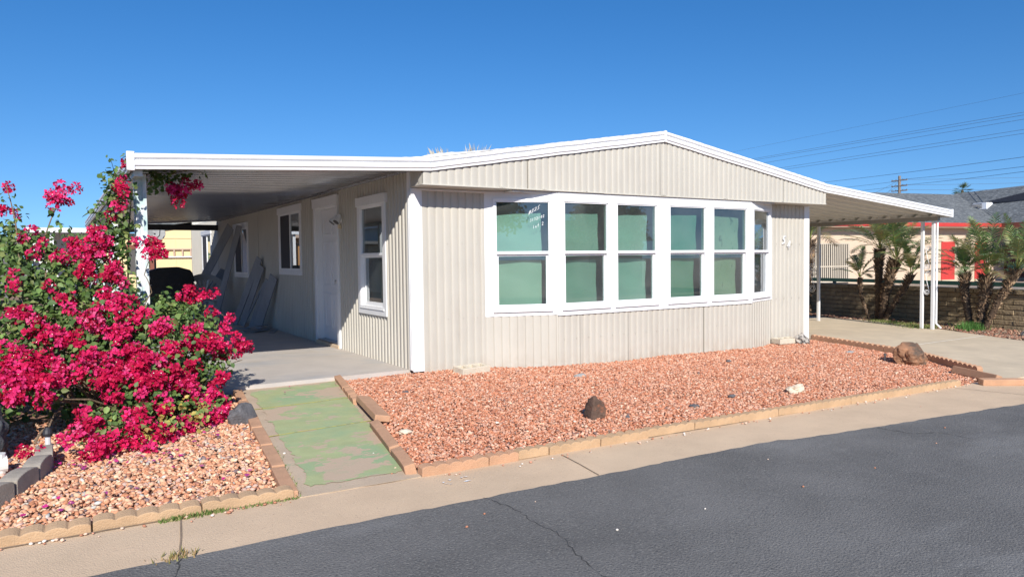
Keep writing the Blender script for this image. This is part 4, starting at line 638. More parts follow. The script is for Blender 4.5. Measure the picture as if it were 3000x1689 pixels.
# ---- windows
def single_hung(o, e, n, x0, w, z0, z1, parent=house, shade=(.08,.05), glass='glass', seed=0, writing=None, ext=0.0):
    """white vinyl single-hung window; o/e/n = 3D origin on the wall line, unit vector along it, outward unit normal"""
    o, e, n = Vector(o), Vector(e), Vector(n); up = Vector((0,0,1))
    O = o + e*x0
    zm = z0+(z1-z0)*.525
    fw = .032
    mb = MB(); B = lambda a0,a1,b0,b1,c0,c1: mb.obox(O, e, n, up, a0,a1,b0,b1,c0,c1)
    # outer frame
    B(0,fw,-.06,.030,z0+fw,z1-fw); B(w-fw,w,-.06,.030,z0+fw,z1-fw); B(0,w,-.06,.032,z1-fw,z1); B(0,w,-.06,.036,z0,z0+fw)
    B(-.006,w+.006,.012,.045,z0-.008,z0+.006)
    win = mb.build('window', M['vinyl'], parent, bevel=.003)
    # upper sash (outer), meeting rail
    mb = MB(); s = .014
    B(fw,fw+s,-.012,.020,zm,z1-fw); B(w-fw-s,w-fw,-.012,.020,zm,z1-fw); B(fw,w-fw,-.012,.020,z1-fw-s,z1-fw); B(fw,w-fw,-.015,.026,zm-.024,zm+.012)
    mb.build('upper_sash', M['vinyl'], win, bevel=.002)
    mb = MB(); s = .040
    B(fw,fw+s,-.045,-.010,z0+fw,zm-.024); B(w-fw-s,w-fw,-.045,-.010,z0+fw,zm-.024); B(fw+s,w-fw-s,-.045,-.010,zm-.050,zm-.024); B(fw+s,w-fw-s,-.045,-.006,z0+fw,z0+fw+.05)
    B(w-fw-.016,w-fw,-.010,.024,z0+fw,zm-.024); B(fw,fw+.012,-.010,.018,z0+fw,zm-.024)
    mb.build('lower_sash', M['vinyl'], win, bevel=.002)
    mb = MB(); q = lambda a0,a1,b,c0,c1: mb.add([O+e*a0+n*b+up*c0, O+e*a1+n*b+up*c0, O+e*a1+n*b+up*c1, O+e*a0+n*b+up*c1], [(0,1,2,3)])
    q(fw+.010,w-fw-.010,.0,zm,z1-fw-.01); mb.build('glass_pane', M[glass], win)
    mb = MB(); q(fw+.036,w-fw-.036,-.028,z0+fw+.045,zm-.045); mb.build('glass_pane', M[glass], win)
    # paper shade hung just behind the glass, ragged upper edge
    r = random.Random(seed); SM = shade_mat(seed-1)
    def shade_mesh(a0, a1, c0, c1, dep, sag):
        mb = MB(); nx, nz = 14, 10; vs = []
        ph = r.uniform(0,6)
        for j in range(nz+1):
            for i in range(nx+1):
                u = i/nx; v = j/nz
                top = c1 - sag*(.5+.5*math.sin(ph+u*4.2)) - .005*math.sin(u*9+ph)
                a = a0+(a1-a0)*u + (.005*math.sin(v*4+ph) if i in (0,nx) else 0)
                dd = dep + .012*math.sin(u*7+ph+v*1.5)+.008*math.sin(v*9+u*3)
                vs.append(O+e*a+n*(-dd)+up*(c0+(top-c0)*v))
        mb.add(vs, [(j*(nx+1)+i, j*(nx+1)+i+1, (j+1)*(nx+1)+i+1, (j+1)*(nx+1)+i) for j in range(nz) for i in range(nx)])
        ob = mb.build('shade', SM, win, smooth=True)
    shade_mesh(-.02, w-.075-shade[0]*.25+ext, zm-.06, z1-fw-.01-shade[0], .10, .025)
    shade_mesh(-.02, w-.095+ext, z0-.02, zm-.085, .15, .025)
    if writing: writing(win, O, e, n)
    return win

# strokes for handwriting and house numbers (unit box, y up)
GL = {
 '#': [[(.25,0),(.4,1)],[(.6,0),(.75,1)],[(.0,.32),(.95,.36)],[(.05,.66),(1.0,.70)]],
 '2': [[(.05,.75),(.25,.97),(.6,.95),(.72,.72),(.5,.4),(.05,.04),(.4,.1),(.9,.0)]],
 '5': [[(.85,1),(.3,.95),(.2,.55),(.5,.62),(.75,.4),(.6,.1),(.1,.0)]],
 '3': [[(.05,.85),(.4,1),(.7,.82),(.35,.55),(.75,.38),(.55,.06),(.05,.05)]],
 '1': [[(.35,1),(.30,0)]],
 '4': [[(.62,1),(.02,.32),(.92,.36)],[(.66,1.0),(.55,0)]],
 'o': [[(.45,.5),(.15,.35),(.15,.08),(.45,.0),(.65,.22),(.45,.5)]],
 'f': [[(.8,.9),(.55,1),(.42,.7),(.38,0)],[(.15,.5),(.7,.55)]],
 'P': [[(.15,0),(.15,1),(.6,.98),(.78,.76),(.6,.52),(.15,.5)]],
 'A': [[(.05,0),(.45,1),(.85,0)],[(.2,.35),(.7,.35)]], 'C': [[(.8,.85),(.5,1),(.15,.7),(.15,.3),(.5,0),(.8,.15)]],
 'T': [[(.0,1),(.9,1)],[(.45,1),(.45,0)]], 'I': [[(.45,1),(.45,0)]], 'V': [[(.05,1),(.45,0),(.85,1)]], 'E': [[(.8,1),(.15,1),(.15,0),(.8,0)],[(.15,.5),(.65,.5)]], ' ': []}
def strokes(mb, text, O, ex, ey, h, wch, r, n, jit=0, seed=0):
    rn = random.Random(seed); O, ex, ey, n = Vector(O), Vector(ex), Vector(ey), Vector(n)
    for i, ch in enumerate(text):
        for s_ in GL.get(ch, []):
            pts = [O+ex*((i*1.18+p[0])*wch)+ey*((p[1]+rn.uniform(-jit,jit))*h) for p in s_]
            mb.tube(pts, r, 5)
def pen(win, O, e, n):
    up = Vector((0,0,1)); mb = MB()
    sl = lambda d: (e*math.cos(d)+up*math.sin(d)); 
    base = O+n*.006
    def put():
        nonlocal mb
        mb.build('writing', M['ink'], win); mb = MB()
    strokes(mb, '#225', base+e*.455+up*1.872, sl(.50), (up+e*.25).normalized(), .050, .037, .0021, n, .04, 1); put()
    strokes(mb, '3132142', base+e*.475+up*1.785, sl(.30), (up+e*.12).normalized(), .036, .0245, .0021, n, .05, 2); put()
    strokes(mb, '1of 2', base+e*.515+up*1.700, sl(.34), (up+e*.05).normalized(), .042, .026, .0021, n, .04, 3)
    mb.build('writing', M['ink'], win)

# bay surround: white boards built of rails and stiles round the windows
zb0, zb1 = .614, ZS
wz0, wz1 = .672, 2.074
mb = MB(); up = Vector((0,0,1))
eL = Vector((BX[1]-BX[0], -BD, 0)).normalized(); eR = Vector((BX[3]-BX[2], BD, 0)).normalized(); lenR = math.hypot(BX[3]-BX[2], BD)
n3L, n3R = Vector((nL.x,nL.y,0)), Vector((nR.x,nR.y,0))
FR = [(1.928-BX[1],.777),(2.802-BX[1],.775),(3.768-BX[1],.775),(4.650-BX[1],.79)]
def surround(o, e, n, L, wins):
    o = Vector(o); B = lambda a0,a1,c0,c1,t=.016: mb.obox(o, e, n, up, a0,a1,-.02,t,c0,c1)
    B(0,L,zb0,wz0); B(0,L,wz1,zb1-.001)
    x = 0
    for a,w in wins+[(L,0)]:
        if a-x > .001: B(x,a,wz0,wz1,.0155)
        x = a+w
surround((BX[0],0,0), eL, n3L, lenL, [(.108,.76)])
surround((BX[1],-BD,0), Vector((1,0,0)), Vector((0,-1,0)), BX[2]-BX[1], FR)
surround((BX[2],-BD,0), eR, n3R, lenR, [(.052,.76)])
mb.build('bay_surround', M['white'], house)
single_hung((BX[0],0,0), eL, n3L, .108, .76, wz0, wz1, seed=1, shade=(.13,.0), writing=pen)
for i,(a,w) in enumerate(FR):
    single_hung((BX[1],-BD,0), (1,0,0), (0,-1,0), a, w, wz0, wz1, seed=i+2, shade=((.11,.12,.10,.10)[i],0))
single_hung((BX[2],-BD,0), eR, n3R, .052, .76, wz0, wz1, seed=6, shade=(.10,0), ext=.24)
# a torn drip edge under the bay boards
mb = MB()
mb.box(BX[1]-.01, BX[2]+.01, -BD-.030, -BD+.0, zb0-.012, zb0-.002); mb.build('bay_sill_trim', M['white'], house)

# side windows
def casing(y0, y1, z0, z1, w=.085, head=.12, ext=.025):
    mb = MB(); X = -.034
    mb.box(X,0,y0,y0+w,z0+w,z1-head); mb.box(X,0,y1-w,y1,z0+w,z1-head); mb.box(X,0,y0-.0,y1+.0,z0,z0+w); mb.box(X-.012,0,y0-ext,y1+ext,z1-head,z1)
    return mb.build('window_casing', M['white'], house, bevel=.004)
casing(.732,1.718,.619,2.17)
single_hung((0,1.65,0), (0,-1,0), (-1,0,0), .01, .83, .70, 2.06, seed=12, shade=(.5,0), glass='glass_grey')
def slider(y0, y1, z0, z1):
    mb = MB(); f = .03
    mb.box(-.028,.03,y0,y0+f,z0,z1); mb.box(-.028,.03,y1-f,y1,z0,z1); mb.box(-.0285,.03,y0+f,y1-f,z0,z0+f); mb.box(-.0285,.03,y0+f,y1-f,z1-f,z1)
    ym = (y0+y1)/2; mb.box(-.02,.02,ym-.02,ym+.02,z0+f,z1-f)
    win = mb.build('window', M['vinyl'], house, bevel=.002)
    for a,b,x in ((y0+f,ym-.02,-.005),(ym+.02,y1-f,.006)):
        mb = MB(); mb.add([(x,a,z0+f),(x,a,z1-f),(x,b,z1-f),(x,b,z0+f)], [(0,1,2,3)]); mb.build('glass_pane', M['glass_grey'], win)
    mb = MB(); mb.add([(-.022,ym+.02,z0+f),(-.022,ym+.02,z1-f),(-.022,y1-f,z1-f),(-.022,y1-f,z0+f)], [(0,1,2,3)])
    mb.build('insect_screen', M['screen'], win)
M['screen'] = mat('insect_screen', (0.045,0.045,0.055), rough=0.8, var=0.1)
casing(4.402,5.85,1.09,2.298); slider(4.488,5.764,1.175,2.178)
casing(8.40,9.84,.985,2.19); slider(8.486,9.754,1.07,2.07)
casing(12.80,14.26,1.04,2.20); slider(12.886,14.174,1.125,2.08)

# door
mb = MB(); mb.box(-.036,.0,2.523,2.615,.04,2.155); mb.box(-.036,.0,3.588,3.680,.04,2.155); mb.box(-.048,0,2.50,3.70,2.155,2.286); mb.box(-.052,-.04,2.49,3.71,2.272,2.296)
mb.build('door_casing', M['white'], house, bevel=.004)
mb = MB(); mb.box(.0,.14,2.590,2.626,.10,2.16); mb.box(.0,.14,3.576,3.612,.10,2.16); mb.box(.0,.14,2.626,3.576,2.125,2.16); mb.build('door_jamb', M['white'], house)
mb = MB(); mb.box(-.05,.14,2.55,3.63,.0,.085); mb.build('door_sill', M['kerb'], house, bevel=.006)
mb = MB(); mb.box(-.03,.12,2.60,3.60,.086,.105); mb.build('threshold', M['metal'], house)
mb = MB(); Y0, Y1, Z0, Z1 = 2.628, 3.574, .107, 2.123; X = .07
mb.box(X, X+.045, Y0, Y1, Z0, Z1)
pw = .30
for py in (Y0+.13, Y0+.13+pw+.09):
    for z0,z1 in ((Z0+.18,Z0+.72),(Z0+.84,Z0+1.52),(Z0+1.62,Z0+1.88)):
        mb.box(X-.010,X+.001,py,py+pw,z0,z0+.018); mb.box(X-.010,X+.001,py,py+pw,z1-.018,z1); mb.box(X-.010,X+.001,py,py+.018,z0+.018,z1-.018); mb.box(X-.010,X+.001,py+pw-.018,py+pw,z0+.018,z1-.018)
        mb.box(X-.005,X+.001,py+.05,py+pw-.05,z0+.05,z1-.05)
door = mb.build('door', M['door'], house, bevel=.003)
mb = MB(); mb.tube([(X,2.72,1.02),(X-.05,2.72,1.02)], [.012,.012], 10); mb.tube([(X-.045,2.72,1.02),(X-.06,2.72,1.02),(X-.085,2.72,1.02),(X-.095,2.72,1.02)], [.012,.028,.028,.014], 12); mb.build('handle', M['metal'], door, smooth=True)
mb = MB(); mb.tube([(X,2.72,1.20),(X-.012,2.72,1.20)], .028, 12); mb.build('deadbolt', M['metal'], door)

# house number
mb = MB(); strokes(mb, '5', (6.62,-.022,1.520), (1,0,.0), Vector((.22,0,1)).normalized(), .125, .085, .0135, (0,-1,0), 0); mb.build('house_number', M['white'], house, smooth=True)
mb = MB(); strokes(mb, '4', (6.745,-.022,1.435), (1,0,.0), Vector((.22,0,1)).normalized(), .135, .095, .0095, (0,-1,0), 0)
mb.build('house_number', M['white'], house, smooth=True)

# wall light by the door
wl = empty('wall_light', (0,2.42,1.93), 'white two-headed wall light between the front door and the narrow window', 'wall light')
mb = MB(); mb.tube([(0,2.42,1.93),(-.028,2.42,1.93)], [.055,.055], 16); mb.tube([(-.028,2.42,1.95),(-.075,2.48,1.97)], .011, 8); mb.tube([(-.028,2.42,1.95),(-.075,2.34,1.97)], .011, 8); mb.build('mount', M['vinyl'], wl, smooth=False, bevel=.003)
for yy, s in ((2.49,1),(2.33,-1)):
    mb = MB(); mb.tube([(-.07,yy,1.99),(-.075,yy,1.94),(-.12,yy+.01*s,1.88)], [.022,.036,.052], 14); h = mb.build('lamp_head', M['vinyl'], wl)
    mb = MB(); mb.tube([(-.113,yy+.01*s,1.889),(-.126,yy+.012*s,1.872)], [.047,.044], 14); mb.build('lens', M['darkgap'], h)
mb = MB(); mb.box(-.06,-.02,2.39,2.44,1.79,1.85); mb.build('sensor', M['cream'], wl, bevel=.008)

# ------------------------------------------------------------------ patio cover on the left
XL = -2.89
pc = empty('patio_cover', (XL/2,6,0), 'long white metal patio cover over the slab left of the house', 'patio cover')
mb = MB(); fascia(mb, [(XL-.03,2.320),(.088,2.4695)]); mb.build('front_fascia', M['fascia'], pc)
mb = MB(); rings = []
prof = [(0,.004),(.018,0),(.034,-.010),(.036,-.040),(.022,-.052),(.022,-.066),(.036,-.078),(.038,-.112),(.028,-.128),(.028,-.143),(0,-.146)]
for y in (GY-.05, 3.8, 7.8, 11.86): rings.append([(XL-a, y, 2.32+b) for a,b in prof])
mb.extrude_path(None, rings, closed=True); mb.build('side_fascia', M['fascia'], pc)
mb = MB(); mb.box(XL-.045,XL+.02,GY-.055,GY+.01,2.165,2.335); mb.build('corner_cap', M['fascia'], pc, bevel=.004)
# pans: ribs run from the house out to the eave
def pans(y0, y1, x0, z0, x1, z1, pitch, prof):
    rings0, rings1 = [], []; y = y0
    ys = []
    while y < y1:
        for t,h in prof: ys.append((y+t*pitch, h))
        y += pitch
    mb = MB(); vs = []
    for yy,h in ys: vs += [(x0,yy,z0+h),(x1,yy,z1+h)]
    mb.add(vs, [(2*i,2*i+1,2*i+3,2*i+2) for i in range(len(ys)-1)]); return mb
RIBS = [(0,-.034),(.14,-.036),(.24,-.004),(.55,.004),(.86,-.004)]
pans(GY, 11.8, XL, 2.235, 0, 2.400, .235, RIBS).build('roof_pans', M['pan'], pc)
mb = MB(); mb.prism([(XL,GY,2.312),(0.02,GY,2.462),(0.02,GY,2.425),(XL,GY,2.262)], (0,12.15,0)); mb.build('roof_deck', M['roofcoat'], pc)
mb = MB(); mb.box(XL+.05, -.03, 11.74, 11.82, 2.13, 2.27); mb.build('back_beam', M['darkmetal'], pc)
mb = MB(); mb.box(XL+.02, XL+.09, GY+.05, 11.74, 2.125, 2.205); mb.build('eave_beam', M['patina'], pc)
mb = MB(); rings=[]
for k in range(119): y = GY+.05+k*.1; rings.append([(-.03,y,2.345+.006*(k%2)),(-.03,y,2.372+.012*(k%3==0)),(.0,y,2.372),(.0,y,2.345)])
mb.extrude_path(None, rings, closed=True); mb.build('wall_channel', M['pan'], pc)
def post(x, y, z0, z1, w, m, parent):
    mb = MB(); h = w/2; g = .006
    mb.box(x-h,x+h,y-h,y+h,z0,z1)
    mb.box(x-h-g,x-h+.001,y-h+.001,y-h*.25,z0,z1); mb.box(x-h-g,x-h+.001,y+h*.25,y+h-.001,z0,z1)
    mb.box(x-h+.001,x-h*.25,y-h-g,y-h+.001,z0,z1); mb.box(x+h*.25,x+h-.001,y-h-g,y-h+.001,z0,z1)
    return mb.build('post', m, parent, bevel=.003)
for i, y in enumerate((0.02, 3.95, 7.9, 11.7)): post(-2.80, y, .03, 2.13+.04, .10, M['patina'], pc)

# ------------------------------------------------------------------ carport on the right
XR = 11.35
cp = empty('carport', (9.5,4,G(9.5,4)), 'white sloping carport roof on slim posts over the driveway', 'carport')
mb = MB(); fascia(mb, wav([(7.366,2.506),(XR,2.188)], 10)); mb.build('front_fascia', M['fascia'], cp)
mb = MB(); mb.box(XR-.02,XR+.03,GY-.055,GY+.01,2.036,2.194); mb.build('corner_cap', M['fascia'], cp, bevel=.004)
mb = MB(); mb.box(XR,XR+.03,GY,9.6,2.040,2.188); mb.build('side_fascia', M['fascia'], cp)
M['beam'] = mat('shade_darkened_beam', (0.30,0.285,0.26), rough=.6)  # beam coloured darker, its shade is put into the base colour
P2R = [(0,-.045),(.05,-.045),(.09,0),(.93,0),(.97,-.045)]
pans(GY, 9.3, 7.35, 2.425, XR-.02, 2.110, .31, P2R).build('roof_pans', M['pan2'], cp)
mb = MB(); mb.prism([(7.34,GY,2.495),(XR,GY,2.180),(XR,GY,2.140),(7.34,GY,2.455)], (0,9.9,0)); mb.build('roof_deck', M['roofcoat'], cp)
mb = MB(); mb.box(XR-.24,XR-.16,GY+.1,9.5,1.975,2.055); mb.build('eave_beam', M['beam'], cp)
mb = MB(); y = GY+.12
while y < 9.2:
    mb.prism([(XR-.25,y,2.055),(XR-.25,y+.15,2.055),(XR-.25,y+.05,2.118),(XR-.25,y+.0,2.118)], (.01,0,0)); y += .31
mb.build('pan_ends', M['pan2'], cp)
def colpair(ya, yb, x=11.15, parent=cp):
    g = G(x, ya)
    for y in (ya, yb):
        mb = MB(); w = .027; mb.box(x-w,x+w,y-w,y+w,G(x,y),2.0); mb.build('post', M['white'], parent, bevel=.003)
    # scroll work between the two posts
    mb = MB(); cy = (ya+yb)/2; hw = abs(yb-ya)/2-.03
    def arc(c, r0, a0, a1, n=22, grow=.0): return [(x, c[0]+math.cos(a0+(a1-a0)*k/n)*(r0*(1-grow*k/n)), c[1]+math.sin(a0+(a1-a0)*k/n)*(r0*(1-grow*k/n))) for k in range(n+1)]
    for zc in (.75, 1.25) if True else ():
        mb.tube(arc((cy-hw*.2, zc+.18), hw*.75, 0, 3.6*PI/1.0, 34, .75), .007, 5)
        mb.tube(arc((cy+hw*.2, zc-.18), hw*.75, PI, 4.6*PI, 34, .75), .007, 5)
        mb.tube([(x,cy+hw*.55,zc+.18),(x,cy+hw*.1,zc),(x,cy-hw*.55,zc-.18)], .007, 5)
    mb.build('scroll_work', M['white'], parent)
colpair(-.11, .10); colpair(2.42, 2.72); colpair(6.3, 6.6)
mb = MB(); g = G(11.2,-.3); mb.tube([(11.20,-.16,2.04),(11.20,-.155,1.0),(11.20,-.155,g+.12),(11.24,-.23,g+.03)], .020, 8); mb.build('downspout', M['white'], cp)
# ------------------------------------------------------------------ scalloped edging blocks
def edging_block(p, q, h=.085, th=.062, n=5, m=None, label='', group=None, lean=0.0, z=0.0, depth=.02, name='edging_block', seed=0):
    """one scalloped concrete edging block standing between two ground points"""
    p, q = Vector((p[0],p[1],0)), Vector((q[0],q[1],0)); p.z = G(p.x,p.y)+z; q.z = G(q.x,q.y)+z
    L = (q-p).length; e = (q-p)/L; side = Vector((-e.y, e.x, 0)).normalized()
    upv = (Vector((0,0,1)) + side*lean).normalized(); sd = e.cross(upv).normalized()
    rn = random.Random(seed)
    out = [(0,-.10)]; L2 = L-.004
    for k in range(n):
        for t in (0.02,.12,.3,.5,.7,.88,.98):
            out.append(((k+t)/n*L2+.004, h-depth+depth*math.sqrt(max(0,1-(2*t-1)**2))+rn.uniform(-.001,.001)))
    out.append((L2+.004,-.10)); out[0] = (.004,-.10)
    base = p - sd*(th/2)
    mb = MB(); mb.prism([base+e*a+upv*b for a,b in out], sd*th)
    c = (p+q)/2
    o = mb.build(name, m, bevel=.006, segs=2, base=c)
    return tag(o, label, 'edging block', group)
ORD = ['first','second','third','fourth','fifth','sixth','seventh','eighth','ninth','tenth','eleventh','twelfth','thirteenth','fourteenth','fifteenth','sixteenth']
# front row
x = -1.56; k = 0; re_ = random.Random(4)
lens = [.50,.24,.26,.47,.48,.52,.53,.52,.53,.54,.53,.54,.55,.42]
for k, L in enumerate(lens):
    if x+L > 5.32: L = 5.32-x
    y0 = -3.485-.010*max(0,x-1)*1.4; y1 = -3.485-.010*max(0,x+L-1)*1.4
    edging_block((x,y0+re_.uniform(-.006,.006)), (x+L,y1+re_.uniform(-.006,.006)), h=.056, n=max(2,round(L/.095)), m=M['edging2'] if k>1 else M['edging'],
        label='%s scalloped ochre edging block from the walkway corner along the kerb' % ORD[k], group='scalloped edging blocks along the kerb', lean=re_.uniform(-.12,.05), th=.075, depth=.022, seed=k)
    x += L
# two loose bricks at the driveway corner
def loose_brick(name, a, b, w, h, lean, label, z=0):
    a = Vector((a[0],a[1],G(*a)+z)); b = Vector((b[0],b[1],G(*b)+z)); e = (b-a).normalized(); up = Vector((0,0,1)); s = e.cross(up).normalized()
    up2 = (up+s*lean).normalized(); s2 = e.cross(up2)
    mb = MB(); mb.obox((a+b)/2, e, s2, up2, -(b-a).length/2,(b-a).length/2,-w/2,w/2,-.01,h)
    o = mb.build(name, M['edging'], bevel=.008, base=(a+b)/2); tag(o, label, 'brick'); return o
loose_brick('loose_brick', (5.88,-3.10), (5.60,-3.72), .08, .085, -.35, 'terracotta bar tipped over between gravel corner and driveway')
loose_brick('loose_brick', (5.33,-3.66), (5.78,-3.90), .09, .06, .1, 'loose terracotta brick lying on the concrete past the gravel corner')
# left bed front row
x = -4.9
for k, L in enumerate([.50,.52,.50,.52,.5]):
    q = min(x+L, -2.36)
    edging_block((x,-3.44),(q,-3.455-.004), h=.046, n=5, m=M['edging2'], label='%s ochre edging block counted back from walkway along the kerb, flowering bush side' % ORD[4-k], group='edging blocks in front of the flowering bush', lean=re_.uniform(-.15,0), th=.09, seed=30+k)
    x += L
# strip on the left of the walk
P0, P1 = Vector((-2.37,-3.50)), Vector((-2.0,-.12))
for k in range(6):
    a = P0.lerp(P1, k/6); b = P0.lerp(P1, (k+1)/6-.004)
    edging_block((a.x+re_.uniform(-.008,.008),a.y), (b.x+re_.uniform(-.008,.008),b.y), h=.028, n=1, m=M['edging'], label='%s flat terracotta edging block from the kerb on the left of the walkway' % ORD[k], group='edging blocks left of the green walkway', lean=.0, th=.085, depth=.006, seed=50+k)
# right of the walk: a mix of tipped and standing blocks
P0, P1 = Vector((-1.60,-3.46)), Vector((-.88,.14))
spec = [(.0,.125,.065,1,-.35),(.13,.36,.065,1,-.35),(.365,.60,.04,1,-1.0),(.605,.68,.055,2,-.15),(.685,.79,.055,2,-.2),(.795,.995,.05,1,-.3)]
names = ['short terracotta block next to the kerb corner right of the walkway','long leaning terracotta bar right of the walkway near the kerb','wide terracotta slab tipped flat halfway up the walkway edge','small rounded double block above the tipped slab beside the walkway','rounded double block nearer the patio beside the walkway','long terracotta bar at the patio end of the walkway edge']
for k,(a,b,h,n,ln) in enumerate(spec):
    p = P0.lerp(P1,a); q = P0.lerp(P1,b); th = .075 if k != 2 else .16
    if k == 2:
        lb = loose_brick('edging_block', (p.x+.07,p.y), (q.x+.05,q.y), .13, .045, .18, names[k], z=.035); lb['category'] = 'edging block'; lb['group'] = 'terracotta blocks right of the green walkway'
    else:
        edging_block((p.x,p.y),(q.x,q.y), h=h, n=n, m=M['edging'], label=names[k], group='terracotta blocks right of the green walkway', lean=-ln*.6, th=th, depth=.012 if n==1 else .02, seed=70+k)
# drive edge: rounded logs
pts = [(7.44,-.02),(7.0,-2.0),(6.15,-3.28)]
segs = []
for i in range(2):
    a, b = Vector(pts[i]), Vector(pts[i+1]); n = 4 if i == 0 else 3
    for k in range(n): segs.append((a.lerp(b,k/n), a.lerp(b,(k+1)/n)))
for k,(a,b) in enumerate(segs):
    edging_block((a.x,a.y),(b.x,b.y), h=.085, n=5, m=M['edging'], label='%s scalloped terracotta block from the house along the driveway edge' % ORD[k], group='scalloped blocks along the driveway edge', th=.07, depth=.04, seed=90+k)

# ------------------------------------------------------------------ rocks and blocks in the bed
def gz(x,y,d=0): return (x,y,G(x,y)+d)
rock('boulder', gz(6.30,-2.36,-.03), (.52,.36,.31), M['tan_rock'], 'large rusty brown petrified wood boulder beside the driveway edge', 'boulder', seed=5, rough=.28, rot=-.35, sub=5, facets=12)
rock('rock', gz(.44,-2.80,-.02), (.20,.17,.20), M['brown_rock'], 'dark brown round rock on the gravel near the kerb', seed=8, rough=.35, facets=3)
rock('rock', gz(3.05,-2.90,-.015), (.20,.14,.085), M['white_rock'], 'cream coloured flat rock on the gravel right of the dark one', seed=12, rough=.45, facets=2)
rock('rock', gz(6.80,-.30,-.02), (.30,.20,.16), M['mottled'], 'mottled black and white rock leaning on the block at the right house corner', seed=14, rough=.4, facets=4)
rock('rock', gz(-2.21,-1.45,-.05), (.32,.22,.19), M['black_rock'], 'angular dark grey rock at the right foot of the flowering bush', seed=17, rough=.25, rot=.3, facets=16)
rock('stone', gz(6.38,-1.40,-.015), (.17,.10,.05), M['grey_rock'], 'flat grey stone on the gravel before the driveway edge', 'stone', seed=21, rough=.3)
rock('stone', gz(1.62,-1.05,-.012), (.16,.07,.035), M['grey_rock'], 'flat grey stone sunk in gravel below the middle bay windows', 'stone', seed=22, rough=.3)
rock('stone', gz(-1.20,-2.45,-.012), (.10,.06,.035), M['white_rock'], 'pale oblong stone near the kerb corner of the gravel', 'stone', seed=23, rough=.3)
rock('stone', gz(11.75,-1.55,-.01), (.32,.2,.13), M['white_rock'], 'pale broken rock on the reddish strip before the block wall', 'stone', seed=24, rough=.5)
rock('stone', gz(11.55,-2.0,-.01), (.3,.16,.10), M['mottled'], 'grey rock on the reddish strip at the right picture edge', 'stone', seed=25, rough=.5)
for i,(x,y,s,lb) in enumerate([(-.55,-1.0,.05,'small black stone on the gravel close to the left house corner'),(1.55,-2.9,.07,'thin dark chip on the gravel between brown rock and cream rock'),(2.25,-2.75,.055,'small dark chip on the gravel left of the cream rock'),(4.1,-1.1,.05,'small black chip on the gravel below the right bay windows'),(.68,-2.95,.035,'tiny dark stone right beside the brown rock')]):
    rock('stone', gz(x,y,-.01), (s*1.5,s,.03), M['black_rock'], lb, 'stone', seed=40+i, rough=.5, sub=3)

def block(name, c, L, Wd, H, yaw, label, tilt=0.0, lift=0):
    e = Vector((math.cos(yaw), math.sin(yaw), 0)); up = Vector((-e.y*math.sin(tilt), e.x*math.sin(tilt), math.cos(tilt))); s = up.cross(e)
    o = Vector((c[0],c[1],G(*c)+lift)); mb = MB()
    # frame with two hollow cells opening upward
    B = lambda a0,a1,b0,b1,c0=0,c1=H: mb.obox(o, e, s, up, a0,a1,b0,b1,c0,c1)
    t = .03; h = L/2; w = Wd/2
    B(-h,h,-w,-w+t); B(-h,h,w-t,w); B(-h,-h+t,-w+t,w-t,0,H-.001); B(h-t,h,-w+t,w-t,0,H-.001)
    n = 3
    for k in range(1,n): x = -h+L*k/n; B(x-t/2,x+t/2,-w+t,w-t,0,H-.002)
    B(-h+.005,h-.005,-w+.005,w-.005,0.002,H*.6)
    r = mb.build(name, M['cmu'], bevel=.006, base=o); return tag(r, label, 'concrete block')
block('concrete_block', (.62,-.26), .40, .20, .085, .12, 'cream concrete block lying on gravel near the left house corner', tilt=-.08, lift=.0)
block('concrete_block', (6.52,-.16), .40, .19, .085, -.10, 'cream concrete block lying at the right end of the front wall', tilt=-.03)

def spot(x, y, h, label, name='garden_light'):
    r = empty(name, gz(x,y), label, 'garden light'); z = G(x,y)
    mb = MB(); mb.tube([(x,y,z-.02),(x,y,z+h*.72)], .018, 10); mb.build('stem', M['greyink'], r, smooth=False)
    mb = MB(); mb.tube([(x,y,z+h*.70),(x,y,z+h*.80),(x,y,z+h*.92),(x,y,z+h)], [.027,.032,.026,.014], 12); mb.build('cap', M['darkmetal'], r)
spot(-3.58,-1.86,.20,'small garden light with a black cap beside the grey edging ring')
sh = MB(); z = G(6.11,-2.09); sh.tube([(6.11,-2.09,z-.02),(6.11,-2.09,z+.075)], .012, 8); sh.tube([(6.11,-2.09,z+.07),(6.11,-2.09,z+.10)], .018, 8)
tag(sh.build('sprinkler_head', M['black_rock'], base=(6.11,-2.09,z)), 'small sprinkler riser on gravel left of the boulder', 'sprinkler')

# grey ring, weathered pot and pipe at far left
ring = [(-3.93,-2.98),(-3.77,-2.72),(-3.665,-2.46),(-3.60,-2.2),(-3.60,-1.93)]
for k in range(len(ring)-1):
    edging_block(ring[k], ring[k+1], h=.115, n=1, m=M['greyedge'], label='%s thick grey curved edging block of the ring, counted away from the kerb' % ORD[k], group='grey curved edging blocks round the planter', th=.10, depth=.03, seed=120+k)
mb = MB(); pts = []
pts = [(-4.10,-1.75,-.02),(-3.99,-1.72,.10),(-3.97,-1.70,.22),(-4.02,-1.66,.36),(-4.12,-1.60,.52),(-4.20,-1.50,.8)]
o = MB(); o.tube(pts, [.24,.20,.17,.16,.15,.13], 20)
pot = o.build('tree_stump', M['pot'], smooth=True, base=(-4.1,-1.7,0)); tag(pot, 'thick weathered grey trunk curving up at the left picture edge', 'tree trunk')
dm = pot.modifiers.new('sub','SUBSURF'); dm.levels = 2; dm.render_levels = 3
tx = bpy.data.textures.new('trunk_clouds','CLOUDS'); tx.noise_scale = .09; dd = pot.modifiers.new('disp','DISPLACE'); dd.texture = tx; dd.strength = .06; dd.mid_level = .5
pf = empty('pipe_fitting', (-4.0,-2.12,.02), 'white plastic pipe elbow with cream pipe inside the grey edging ring', 'pipe fitting')
